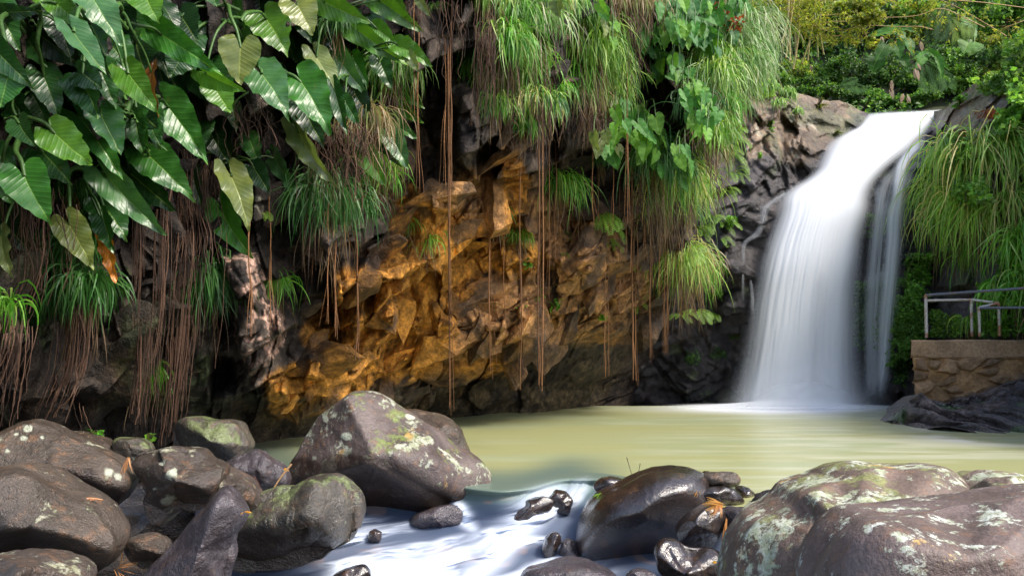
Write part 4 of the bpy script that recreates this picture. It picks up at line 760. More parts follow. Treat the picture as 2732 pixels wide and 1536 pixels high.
for f, x, y, lab in PL:
    x, y = Z(f, x, y); plants.append((x, y, empty('elephant_ear_plant', P(x, y, surf(x, y)-.25), lab, 'plant', 'elephant ear plants on the upper left of the cliff')))
def stalk(parent, A, Bp, r=.009, col=(.06, .14, .03), arch=.25, name='stem', mat='stem'):
    A = np.array(A, float); Bp = np.array(Bp, float); L = np.linalg.norm(Bp-A)
    mid = (A+Bp)/2+np.array([0, -.15*L, arch*L]); V, Fc = tube([A, A*.55+mid*.45+[0, 0, .05*L], mid, mid*.4+Bp*.6+[0, 0, .07*L], Bp], [r*1.7, r], 6, 14)
    return mesh_np(name, V, Fc, M[mat], parent, col=np.broadcast_to(col, V.shape))
def bigleaf(parent, f, b, t, wpx, colname, roll, nudge, Y=None, rs=R, stem=True):
    bx, by = Z(f, *b); tx, ty = Z(f, *t)
    if Y is None: Y = float(surf(np.clip((bx+tx)/2, -100, 1980), np.clip((by+ty)/2, 0, 1000)))-.75+nudge
    lpx = math.hypot(tx-bx, ty-by); Bp = P(bx, by, Y+.05); Tp = P(tx, ty, Y-.10*lpx/F*Y*rs.uniform(.2, 1.6))
    W = (wpx/sc(f))/lpx/.82/max(.35, math.cos(roll*.8)); V, Fc, uv = leaf_mesh(Bp, Tp, W, roll+rs.uniform(-.1, .1), rs.uniform(.15, .5), rs.uniform(.05, .3), rs.uniform(.6, 1.2), rs)
    c = np.array(LC[colname])*rs.uniform(.85, 1.15); o = mesh_np('leaf', V, Fc, M['leaf'], parent, col=np.broadcast_to(c, V.shape), uv=uv)
    if colname in ('orange', 'brown'): o['label'] = 'dead %s leaf' % colname
    if stem:
        A = np.array(parent.location); stalk(parent, A+rs.uniform(-.1, .1, 3), Bp, .006+.00003*wpx, np.array([.05, .12, .025])*rs.uniform(.6, 1.3), rs.uniform(.02, .2))
    return o
for f, b, t, wpx, cn, roll, nd in BL:
    bx, by = Z(f, *b); k = min(range(len(plants)), key=lambda i: (plants[i][0]-bx)**2+(plants[i][1]-by+40)**2)
    bigleaf(plants[k][2], f, b, t, wpx, cn, roll, nd)
# shaded leaves behind the front ones
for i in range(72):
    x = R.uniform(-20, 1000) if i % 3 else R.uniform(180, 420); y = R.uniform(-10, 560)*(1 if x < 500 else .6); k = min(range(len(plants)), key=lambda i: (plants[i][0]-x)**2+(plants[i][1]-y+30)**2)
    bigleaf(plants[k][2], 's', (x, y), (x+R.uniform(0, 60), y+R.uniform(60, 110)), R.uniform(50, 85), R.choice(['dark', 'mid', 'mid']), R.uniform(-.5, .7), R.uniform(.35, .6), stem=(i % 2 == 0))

# ------------------------------------------------------------------ smaller heart leaf plants, upper right of the cliff
def heart_plant(poly, n, size, label, cols, Yoff=-.4, seed=1, S=surf, group='heart leaf plants on the right end of the cliff', lean=.25):
    rs = np.random.RandomState(seed); q = np.array(poly, float); x0, y0 = q.min(0); x1, y1 = q.max(0); pts = []
    size = size*.9; n = int(n*1.3); Yoff = Yoff-.25; Yoff -= .3; tries = 0
    while len(pts) < n and tries < 4000:
        tries += 1; x, y = rs.uniform(x0, x1), rs.uniform(y0, y1); mind = size*(.62 if tries < 2000 else .4)
        if inpoly(np.array([x]), np.array([y]), q)[0] and all(math.hypot(x-a, (y-b)) > mind for a, b in pts): pts.append((x, y))
    cx, cy = np.mean(pts, 0); root = empty('heart_leaf_plant', P(cx, cy, float(S(cx, cy))-.05), label, 'plant', group)
    for x, y in pts:
        Y = float(S(x, y))+Yoff*rs.uniform(.6, 1.3); L = size*rs.uniform(.75, 1.25); dx = rs.normal(lean, .35)
        Bp = P(x, y, Y+.04); Tp = P(x+dx*L, y+L*math.sqrt(max(.2, 1-dx*dx)), Y-.12*L/F*Y*rs.uniform(0, 2.5)); roll = rs.normal(.1, .45)
        V, Fc, uv = leaf_mesh(Bp, Tp, rs.uniform(.85, 1.15), roll, rs.uniform(.1, .5), rs.uniform(0, .3), .8, rs)
        c = np.array(LC[cols[rs.randint(len(cols))]])*rs.uniform(.8, 1.2); mesh_np('leaf', V, Fc, M['leafs'], root, col=np.broadcast_to(c, V.shape), uv=uv)
        Ys = float(S(x, y)); A = P(x-rs.uniform(-10, 30), y-rs.uniform(5, 40), Ys-.05); stalk(root, A, Bp, .007, np.array([.07, .15, .035])*rs.uniform(.6, 1.2), .15)
LC['hg'] = (.08, .25, .05); LC['hy'] = (.14, .32, .045); LC['hb'] = (.06, .19, .06)
heart_plant(ZP('3', [(1340, -20), (1880, -20), (1910, 60), (1760, 180), (1560, 140), (1340, 120)]), 34, 38, 'heart leaf plant covering the top right shoulder of the cliff', ['hg', 'hg', 'hb', 'hy'], -.55, 1)
heart_plant(ZP('3', [(1380, 130), (1560, 150), (1840, 210), (1740, 330), (1560, 260), (1380, 220)]), 26, 38, 'heart leaf plant just below the shoulder, beside the pale windblown grass', ['hg', 'hy', 'hb'], -.55, 2)
heart_plant(ZP('3', [(1220, 150), (1330, 170), (1320, 330), (1230, 300)]), 6, 44, 'heart leaf plant of a few large leaves hanging alone left of the shoulder', ['hg', 'hb'], -.4, 3)
heart_plant(ZP('3', [(1330, 350), (1500, 330), (1560, 480), (1420, 500), (1290, 490)]), 15, 30, 'heart leaf plant with a row of small yellow edged leaves over the root curtain', ['hg', 'hb', 'hy'], -.45, 4)
heart_plant(ZP('3', [(1500, 530), (1640, 540), (1740, 700), (1670, 850), (1570, 840), (1500, 640)]), 17, 36, 'heart leaf plant trailing down below the pale grass', ['hg', 'hy'], -.5, 5)
heart_plant(ZP('3', [(1060, 660), (1180, 650), (1330, 760), (1360, 860), (1240, 1000), (1050, 850)]), 17, 40, 'heart leaf plant in mid cliff, its bright upper cluster', ['hy', 'hg', 'hy'], -.5, 6)
heart_plant(ZP('3', [(900, 830), (1010, 850), (1090, 960), (1060, 1010), (960, 950)]), 6, 38, 'heart leaf plant with pale leaves left of the mid cliff cluster', ['hg', 'pale'], -.5, 7)
heart_plant(ZP('3', [(1240, 860), (1450, 890), (1580, 1020), (1560, 1130), (1480, 1180), (1260, 1000)]), 18, 38, 'heart leaf plant in mid cliff, its lower right cluster above the long green grass', ['hg', 'hy'], -.55, 8)
heart_plant(ZP('3', [(600, -20), (680, -20), (700, 30), (640, 40)]), 2, 36, 'heart leaf plant with a pair of pale leaves among the top grass', ['hy', 'pale'], -.5, 9)
heart_plant(ZP('3', [(960, 20), (1060, 130), (1090, 270), (1030, 260), (980, 170)]), 7, 36, 'heart leaf plant with narrow pale leaves in the top grass', ['hy', 'hg', 'pale'], -.5, 10)

# ------------------------------------------------------------------ grass tufts
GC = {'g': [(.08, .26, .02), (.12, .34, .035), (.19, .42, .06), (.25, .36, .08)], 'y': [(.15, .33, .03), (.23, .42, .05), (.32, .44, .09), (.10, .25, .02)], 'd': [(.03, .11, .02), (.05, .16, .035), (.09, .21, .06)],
      'p': [(.15, .31, .06), (.24, .40, .13), (.12, .25, .05), (.33, .36, .2)], 'b': [(.30, .21, .11), (.38, .28, .16), (.22, .27, .08)], 'r': [(.20, .40, .06), (.36, .54, .12), (.60, .52, .22), (.28, .46, .09)]}
def blades(O, L, n, cols, rs, bias=0., up=.7, width=.010, spread=1., K=8, grav=1.35, front=.7):
    d = np.stack([rs.normal(bias, .6*spread, n), -np.abs(rs.normal(front, .35, n)), rs.normal(up, .35, n)], -1); d = nrm(d)
    Ls = L*rs.uniform(.3, 1.2, n); gv = grav*rs.uniform(.55, 1.5, n); t = np.linspace(0, 1, K+1)
    tang = nrm(d[:, None]*(1-t)[None, :, None]**1.3+np.array([0, 0, -1.])*(gv[:, None]*t[None]**.8)[..., None]+np.array([1, 0, 0])*rs.normal(0, .10, n)[:, None, None])
    tang = nrm(tang+np.array([1, 0, 0])*(rs.normal(0, .25, n)[:, None]*np.sin(t*3.+rs.uniform(0, 3, (n, 1))))[..., None]); pos = np.cumsum(np.concatenate([np.zeros((n, 1, 3)), tang[:, :-1]/K], 1), 1)*Ls[:, None, None]
    start = O+np.stack([rs.normal(0, .05*L, n), rs.normal(0, .03*L, n), rs.normal(0, .035*L, n)], -1); pos += start[:, None]
    side = nrm(np.cross(tang, np.array([0, -1., .2])+rs.normal(0, .35, (n, 1, 3)))); w = width*rs.uniform(.6, 1.2, n)[:, None]*np.sin(np.pi*(t*.88+.1))[None]**.6*(1-t[None]**4*.8)
    Lv = pos-side*w[..., None]; Rv = pos+side*w[..., None]; V = np.stack([Lv, Rv], 2)
    base = (np.arange(n)*(K+1)*2)[:, None]; k = np.arange(K)*2; Fc = np.stack([base+k, base+k+1, base+k+3, base+k+2], -1).reshape(-1, 4)
    cc = np.array(cols)[rs.randint(len(cols), size=n)]*rs.uniform(.75, 1.25, (n, 1)); c = np.repeat(cc[:, None], (K+1)*2, 1)
    return V.reshape(-1, 3), Fc, c.reshape(-1, 3)
def tuft(f, x, y, L, n, kind, label, bias=0., Y=None, up=.95, dry=.4, S=surf, seed=None, group='grass tufts hanging on the cliff', width=.010, spread=1., off=.08, name='grass_tuft'):
    rs = np.random.RandomState(seed if seed is not None else int(x*3+y*5+L) % 99991); px, py = Z(f, x, y)
    if Y is None: Y = float(S(px, py))-off
    O = P(px, py, Y); Lm = L/sc(f)/F*Y*1.22; bias = bias+rs.normal(0, .12)
    V, Fc, c = blades(O, Lm, n, GC[kind], rs, bias, up, width, spread); o = mesh_np(name, V, Fc, M['blade'], origin=O, col=c, smooth=False); tag(o, label, 'grass tuft', group)
    if dry > 0:
        m = int(n*dry); V, Fc, c = blades(O-[0, -.03, .05], Lm*1.05, m, [(.17, .10, .05), (.26, .17, .09), (.10, .06, .035)], rs, bias*.3, -.6, width*.7, .35, grav=3.0); mesh_np('dry_blades', V, Fc, M['blade'], o, col=c, smooth=False)
    return o
TF = [('3', 60, 340, 230, 130, 'g', .3, 'tuft of thin bright grass beside the bare twigs, upper centre'), ('3', 190, 440, 210, 120, 'g', .1, 'grass tuft arching right behind the brown root curtain'),
      ('3', 340, 300, 330, 190, 'g', .25, 'dense bright grass tuft below the pale top grass'), ('3', 330, 20, 330, 170, 'y', .2, 'long yellow green grass tuft at the top edge over the root curtain'),
      ('3', 500, 0, 420, 200, 'p', .35, 'pale windblown grass tuft swinging from the top edge'), ('3', 480, 340, 260, 130, 'g', .3, 'grass tuft with blades curling right, below the pale windblown one'),
      ('3', 330, 440, 280, 160, 'g', .2, 'bright grass tuft in the middle of the centre column'), ('3', 520, 560, 280, 160, 'g', .25, 'grass tuft low in the centre column, right side'),
      ('3', 290, 690, 220, 110, 'g', .2, 'lowest left grass tuft of the centre column'), ('3', 470, 820, 190, 90, 'g', .2, 'small grass tuft at the bottom of the centre column'),
      ('3', 620, 680, 200, 80, 'd', .3, 'thin dark grass tuft right of the centre column'), ('3', 850, 240, 420, 260, 'y', .35, 'large yellow green grass tuft arching right, above the second column'),
      ('3', 790, 60, 260, 130, 'g', -.1, 'grass tuft at the top of the second column'), ('3', 940, 90, 230, 120, 'y', .4, 'yellowish grass tuft leaning to the pale heart leaves'),
      ('3', 790, 520, 330, 180, 'g', .1, 'deep green grass tuft with straight blades in the second column'), ('3', 1000, 490, 300, 220, 'y', .35, 'soft yellow green grass tuft on the right of the second column'),
      ('3', 700, 600, 200, 100, 'g', -.1, 'grass tuft on the left of the second column'), ('3', 860, 650, 240, 130, 'b', .1, 'half dry grass tuft hanging at the bottom of the second column'),
      ('3', 1150, 0, 260, 150, 'b', .1, 'brown dry grass tuft at the top edge, left of the heart leaves'), ('3', 1270, 0, 220, 150, 'b', .2, 'pale brown grass tuft at the top edge touching the heart leaves'),
      ('3', 1050, 0, 180, 90, 'b', .0, 'short dry grass tuft at the top edge beside the narrow pale leaves'),
      ('3', 1630, 410, 340, 240, 'y', .3, 'sunlit grass tuft under the shoulder of heart leaves'), ('3', 1760, 330, 420, 330, 'p', .25, 'pale windblown grass tuft on the right edge of the cliff'),
      ('3', 1830, 200, 420, 330, 'p', .3, 'long pale grass tuft at the cliff edge against the forest'), ('3', 1840, 520, 280, 200, 'p', .15, 'lowest pale grass tuft on the right edge of the cliff'),
      ('3', 1560, 680, 280, 140, 'd', -.1, 'dark grass tuft behind the trailing heart leaves'), ('3', 1690, 880, 260, 140, 'y', .3, 'yellow grass tuft hanging near the falls side ferns'),
      ('3', 1640, 960, 260, 90, 'b', .1, 'withered grass tuft below the yellow one'), ('3', 1750, 680, 220, 120, 'g', .3, 'green grass tuft below the pale fringe of the cliff edge'),
      ('3', 690, 1200, 290, 150, 'g', .45, 'grass tuft arching right in front of the orange rock hollow'), ('3', 620, 1190, 160, 60, 'd', -.4, 'small dark grass tuft left of the arching one'),
      ('3', 270, 1360, 170, 70, 'y', .4, 'small bright grass tuft on the tan rock'), ('7', 440, 320, 150, 60, 'y', .35, 'little grass tuft on a rock nose below the tan rock'),
      ('3', 1290, 1040, 420, 220, 'd', .35, 'long green grass tuft under the mid cliff heart leaves'), ('3', 1400, 1150, 420, 240, 'r', .35, 'thick grass tuft sweeping down right under the heart leaves'),
      ('7', 1440, 120, 330, 160, 'g', .3, 'wide grass tuft below the sweeping one'), ('7', 1320, 60, 300, 130, 'r', .2, 'grass tuft with brown blades at the left of the sweeping group'),
      ('7', 1480, 470, 370, 230, 'r', .1, 'full skirt of grass hanging lowest near the side stream'), ('3', 980, 1040, 120, 50, 'd', .2, 'tiny dark grass tuft behind the hanging roots'),
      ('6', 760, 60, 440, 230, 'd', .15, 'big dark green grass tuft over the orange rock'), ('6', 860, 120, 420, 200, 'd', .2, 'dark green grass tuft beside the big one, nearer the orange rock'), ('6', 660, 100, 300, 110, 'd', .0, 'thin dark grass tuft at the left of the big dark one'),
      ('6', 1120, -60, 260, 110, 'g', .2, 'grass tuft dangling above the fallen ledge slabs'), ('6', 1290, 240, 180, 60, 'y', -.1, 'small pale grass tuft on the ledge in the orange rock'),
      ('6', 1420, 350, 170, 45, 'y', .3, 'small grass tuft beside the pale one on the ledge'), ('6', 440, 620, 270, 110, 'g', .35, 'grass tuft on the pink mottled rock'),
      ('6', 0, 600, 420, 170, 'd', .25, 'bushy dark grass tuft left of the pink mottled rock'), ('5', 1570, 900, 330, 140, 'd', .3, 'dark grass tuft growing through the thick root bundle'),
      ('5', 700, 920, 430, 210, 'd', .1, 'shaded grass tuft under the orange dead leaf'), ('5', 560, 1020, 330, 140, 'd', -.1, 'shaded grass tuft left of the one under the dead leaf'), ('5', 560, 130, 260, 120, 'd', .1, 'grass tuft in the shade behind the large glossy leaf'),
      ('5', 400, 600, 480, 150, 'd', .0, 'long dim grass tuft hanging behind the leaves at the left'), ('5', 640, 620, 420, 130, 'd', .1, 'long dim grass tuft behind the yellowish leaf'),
      ('a', 1050, -40, 330, 110, 'g', .3, 'bright grass tuft hanging beside the thick roots above the stones'), ('5', 60, 1080, 420, 50, 'g', .1, 'sparse grass tuft at the left edge above the roots'),
      ('2', 1130, 560, 420, 190, 'g', .3, 'long grass tuft among the elephant ears, upper part'), ('2', 1300, 520, 420, 190, 'p', .3, 'pale grass tuft at the right fringe of the elephant ears'),
      ('2', 1180, 820, 320, 170, 'y', .35, 'yellow green grass tuft in the fringe below the elephant ears'), ('2', 1100, 950, 420, 160, 'b', .1, 'brown hanging grass tuft below the fringe'),
      ('2', 1230, 1230, 300, 130, 'y', .4, 'bright grass tuft under the lowest small leaf of the fringe'), ('2', 1050, 1180, 330, 110, 'g', .1, 'grass tuft left of the lowest small leaf'),
      ('2', 880, 180, 300, 110, 'd', .1, 'shaded grass tuft between the upper elephant ear stems'), ('2', 1650, 60, 120, 30, 'y', .2, 'wisp of dry grass at the top edge by the pale rock'),
      ('3', 240, 0, 260, 80, 'y', .05, 'narrow grass tuft at the top edge next to the grey green rock')]
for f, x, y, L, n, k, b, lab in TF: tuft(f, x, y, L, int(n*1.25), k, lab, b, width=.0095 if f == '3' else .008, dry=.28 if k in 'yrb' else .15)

EX = [('3', 420, 120, 300, 150, 'g', .2, 'grass tuft behind the pale windblown one at the top'), ('3', 560, 150, 320, 120, 'p', .4, 'thin pale grass tuft at the right of the windblown one'), ('3', 380, 240, 240, 130, 'y', .2, 'yellow green grass tuft high in the centre column'),
      ('3', 250, 470, 260, 120, 'g', .1, 'grass tuft at the left edge of the centre column'), ('3', 430, 500, 260, 140, 'g', .3, 'curling grass tuft in the heart of the centre column'), ('3', 400, 620, 260, 120, 'g', .2, 'grass tuft in the lower half of the centre column'), ('3', 560, 670, 260, 120, 'r', .3, 'grass tuft with dry tips low at the right of the centre column'),
      ('3', 350, 560, 240, 110, 'r', .1, 'mixed dry and green grass tuft in the centre column'), ('3', 600, 440, 200, 60, 'g', .4, 'small grass tuft poking right from the centre column'), ('3', 870, 150, 260, 140, 'g', .2, 'grass tuft just under the top of the second column'), ('3', 820, 330, 300, 140, 'y', .1, 'yellow green grass tuft inside the second column'),
      ('3', 930, 340, 320, 170, 'y', .4, 'broad yellow green grass tuft bulging right in the second column'), ('3', 960, 430, 300, 150, 'g', .4, 'green grass tuft under the broad bulging one'), ('3', 900, 520, 300, 140, 'r', .2, 'grass tuft with dry blades low in the second column'), ('3', 1010, 590, 240, 130, 'y', .2, 'grass tuft at the lower right of the second column'),
      ('3', 820, 460, 300, 120, 'g', .0, 'green grass tuft at the left heart of the second column'), ('3', 740, 560, 260, 90, 'g', -.1, 'narrow grass tuft at the left edge of the second column'), ('3', 930, 680, 220, 100, 'b', .1, 'dry grass tuft hanging over the dark ledge'), ('3', 700, 20, 180, 90, 'r', .1, 'grass tuft at the top between the two columns'),
      ('3', 1100, 80, 200, 90, 'b', .2, 'dry grass tuft below the top edge beside the root curtain'), ('3', 1690, 520, 300, 180, 'y', .2, 'yellow green grass tuft in the lower middle of the cliff shoulder'), ('3', 1600, 560, 260, 110, 'g', .1, 'green grass tuft beside the trailing heart leaves'), ('3', 1720, 450, 320, 200, 'y', .3, 'bright grass tuft in the middle of the cliff shoulder'),
      ('3', 1800, 640, 240, 160, 'p', .1, 'pale grass tuft at the bottom of the cliff shoulder'), ('3', 1890, 430, 300, 200, 'p', .2, 'outermost pale grass tuft of the cliff shoulder'), ('3', 1740, 780, 200, 90, 'y', .2, 'small yellow grass tuft under the cliff shoulder'), ('3', 1350, 1080, 330, 150, 'g', .4, 'grass tuft under the lower heart leaves, left side'),
      ('3', 1480, 1200, 300, 150, 'r', .4, 'grass tuft with dry tips under the lower heart leaves, right side'), ('7', 1360, 60, 280, 130, 'g', .3, 'green grass tuft in the middle of the sweeping group'), ('7', 1520, 560, 300, 140, 'g', .0, 'second layer of the lowest grass skirt'), ('7', 1560, 500, 280, 110, 'b', .1, 'brown tinged grass at the right side of the lowest skirt')]
for f, x, y, L, n, k, b, lab in EX: tuft(f, x, y, L, int(n*1.25), k, lab, b, width=.0095, dry=.25)
# right bank: heavy curtains of grass
TR = [('4', 1520, 960, 560, 260, 'r', -.2, 'big curtain of grass hanging from the top left of the right bank'), ('4', 1700, 950, 620, 260, 'r', .1, 'curtain of grass hanging under the red leaves of the right bank'), ('4', 1880, 960, 640, 260, 'r', .1, 'curtain of grass near the right edge below the creeper'),
      ('4', 1420, 1250, 480, 220, 'r', -.25, 'grass curtain at the left flank of the right bank beside the thin water strand'), ('4', 1600, 1330, 560, 240, 'r', -.1, 'second layer of grass in the middle of the right bank'), ('8', 1290, 80, 420, 220, 'r', -.2, 'grass layer above the railing, left part'),
      ('8', 1450, 120, 460, 220, 'r', .0, 'grass layer above the railing, middle part'), ('8', 1640, 60, 460, 220, 'r', .1, 'grass layer above the railing, right part'), ('8', 1400, 360, 330, 170, 'g', .05, 'lowest grass curtain above the railing posts'),
      ('8', 1700, 300, 420, 260, 'g', -.15, 'grass at the right edge reaching down behind the rails'), ('8', 1620, 560, 300, 170, 'g', -.25, 'bright grass growing behind the rails at the right'), ('8', 1420, 760, 170, 110, 'y', -.2, 'short grass behind the second railing post'),
      ('8', 1740, 560, 360, 200, 'g', -.1, 'bright grass at the right edge behind the blue rail')]
for f, x, y, L, n, k, b, lab in TR: tuft(f, x, y+(70 if f == '4' else 25), L*.9, n, k, lab, b, up=.25, S=wsurf, group='grass curtains on the right bank', width=.013, off=.2, dry=.35, spread=.9)
for f, x, y, L, n, k, b, lab in [('4', 180, 590, 110, 160, 'y', .1, 'sunny grass tuft on top of the rocks left of the falls'), ('4', 260, 600, 120, 160, 'y', .2, 'yellow grass tuft on the rock crest beside the first one'), ('4', 370, 650, 110, 140, 'y', .2, 'grass tuft spilling over the crest toward the falls'),
                                 ('4', 100, 560, 110, 120, 'g', .0, 'grass tuft on the crest touching the pale cliff grass'), ('4', 450, 770, 70, 50, 'y', .2, 'thin grass tuft growing on the rock face left of the falls'), ('4', 320, 720, 100, 50, 'y', .0, 'wispy grass tuft below the crest')]:
    tuft(f, x, y, L, n, k, lab, b, S=wsurf, group='grass tufts on the rocks left of the falls', width=.013, off=.12, dry=.3)

# ------------------------------------------------------------------ hanging roots
def root_line(pts, r, seed, col=(.16, .085, .045)):
    return tube(pts, r, 5)
RTS = [  # frame x top, top y, bottom y, radius m, nudge
    ('3', 1145, -20, 1440, .016, .5), ('3', 1165, 300, 1760, .018, .45), ('6', 285, 180, 960, .016, .5), ('6', 415, 60, 900, .014, .5), ('6', 690, -100, 560, .012, .6), ('6', 830, -50, 960, .020, .6), ('6', 968, 150, 1110, .024, .6), ('6', 780, 100, 880, .009, .5),
    ('6', 1355, -400, 200, .016, .6), ('6', 1560, -900, 1420, .022, .9), ('6', 1575, -900, 380, .014, .8), ('6', 1825, -300, 1200, .018, .8), ('7', 350, 100, 850, .014, .7), ('7', 455, -300, 1300, .018, .9), ('7', 575, -500, 1270, .020, .9), ('7', 597, -500, 1310, .020, .85),
    ('7', 680, -300, 460, .013, .7), ('7', 712, -100, 380, .010, .7), ('7', 828, -80, 330, .013, .6), ('7', 765, -100, 270, .009, .6), ('7', 925, -300, 250, .010, .6), ('7', 1000, 250, 1215, .013, .9), ('7', 1018, 260, 1215, .011, .9), ('7', 1092, -200, 820, .014, .8), ('7', 1180, 300, 1240, .030, 1.1),
    ('7', 1200, 560, 1240, .022, 1.05), ('7', 1208, 60, 620, .014, .7), ('7', 1288, 100, 1100, .019, .9), ('7', 1300, 150, 640, .011, .8), ('7', 1385, 200, 1070, .018, .9), ('7', 1398, 120, 1060, .014, .85), ('7', 1350, 60, 700, .012, .8), ('7', 1500, 300, 500, .010, .5),
    ('7', 640, -300, 700, .009, .7), ('7', 960, -200, 330, .010, .6), ('7', 1050, -300, 300, .009, .7), ('7', 1130, -100, 500, .010, .7), ('7', 1250, 0, 480, .010, .7), ('2', 1750, -20, 1448, .020, .9), ('2', 1705, 300, 1448, .013, .8), ('2', 1495, 250, 1448, .018, .8), ('2', 1470, 0, 900, .010, .6)]
xs = []
for f, x, y0, y1, r, nd in RTS:
    px, py0 = Z(f, x, y0); _, py1 = Z(f, x, y1); xs.append((px, max(py0, -60), py1, r, nd))
xs.sort()
for i, (px, y0, y1, r, nd) in enumerate(xs):
    rs = np.random.RandomState(i+50); Yt = float(surf(px, max(y0, 0)))-.15; Ym = min(float(surf(px, yy)) for yy in np.linspace(max(y0, 0), min(y1, 900), 8))-.12*nd
    Y = min(Yt, Ym); A = P(px, y0, Y); Bq = P(px, y1, Y); n = 26; t = np.linspace(0, 1, n)[:, None]
    pts = A*(1-t)+Bq*t; wob = np.stack([fbm(np.stack([t[:, 0]*3, t[:, 0]*0+i, t[:, 0]*0], -1), 2, 3)*.025, fbm(np.stack([t[:, 0]*5, t[:, 0]*0+i+.5, t[:, 0]*0], -1), 2, 4)*.05, np.zeros(n)], -1); pts = pts+wob
    b = Bag(); r = r*.68; V, Fc = tube(pts, [r*.8, r*.7, r*.8, r*.35], 6); cb = np.array([.26, .125, .05])*rs.uniform(.5, 1.1); b.add(V, Fc, cb)
    for k in range(3):      # frayed thin strands around it and at the tip
        s0 = rs.uniform(.3, .9); j = int(s0*n); m = n-j; off = np.linspace(0, 1, m)[:, None]*np.array([rs.normal(0, .05), rs.normal(0, .04), -rs.uniform(-.1, .12)])
        if m > 3: V, Fc = tube(pts[j:]+off, [r*.35, r*.15], 4); b.add(V, Fc, cb*rs.uniform(.7, 1.4))
    if py1 > 900 and r > .017:
        for k in range(7):
            p0 = pts[-1]+[0, 0, rs.uniform(0, .25)]; p1 = p0+[rs.normal(0, .05), rs.normal(0, .05), -rs.uniform(.08, .22)]; V, Fc = tube([p0, (p0+p1)/2+rs.normal(0, .02, 3), p1], [.008, .003], 4, 6); b.add(V, Fc, (.42, .17, .06))
    o = b.build('hanging_root', M['root'], origin=A); tag(o, 'long brown aerial root hanging before the cliff, %s' % (('number %s' % ORD[i]) if i < 0 else (ORD[i] if i < 21 else ORD[len(xs)-1-i].replace('left', 'right').replace('most', 'most'))), 'root', 'aerial roots hanging in front of the rock')
def bundle(f, path, n, r, spread, label, Ynear=.35, col=(.075, .040, .024), S=surf, group='bundles of hanging roots'):
    rs = np.random.RandomState(int(path[0][0]*3+n)); q = ZP(f, path); m = 22; c = spline(q, m); b = Bag()
    Ys = np.array([float(S(x, min(max(y, 0), 1050))) for x, y in c])-Ynear; Ys = np.minimum.accumulate(Ys) if True else Ys
    sp = spread/sc(f)
    for k in range(int(n*(.7 if f == '3' else .85))):
        o0 = rs.normal(0, sp*(.4 if f == '3' else .62)); fr = fbm(np.stack([np.linspace(0, 1.4, m), np.full(m, k*1.7), np.zeros(m)], -1), 2, k)*sp*.45; e0, e1 = sorted((rs.uniform(0, .35 if f == '3' else .14)**1.0, rs.uniform(.45, 1.0))); i0, i1 = int(e0*m), max(int(e1*m), int(e0*m)+5)
        rr = r*(rs.uniform(.3, .8) if rs.rand() < .85 else rs.uniform(1., 1.7)); fr = fr+fbm(np.stack([np.linspace(0, 7, m), np.full(m, k*2.3+9), np.zeros(m)], -1), 2, 7)*sp*(.12 if rs.rand() < .75 else .5)+np.linspace(0, rs.normal(0, sp*.3), m)
        pts = P(c[:, 0]+o0+fr, c[:, 1], Ys+rs.normal(0, .06))[i0:i1]; V, Fc = tube(pts, [rr, rr*.5], 4); b.add(V, Fc, np.array(col)*rs.uniform(.4, 1.7))
    o = b.build('root_bundle', M['root'], origin=P(q[0][0], q[0][1], Ys[0])); tag(o, label, 'roots', group)
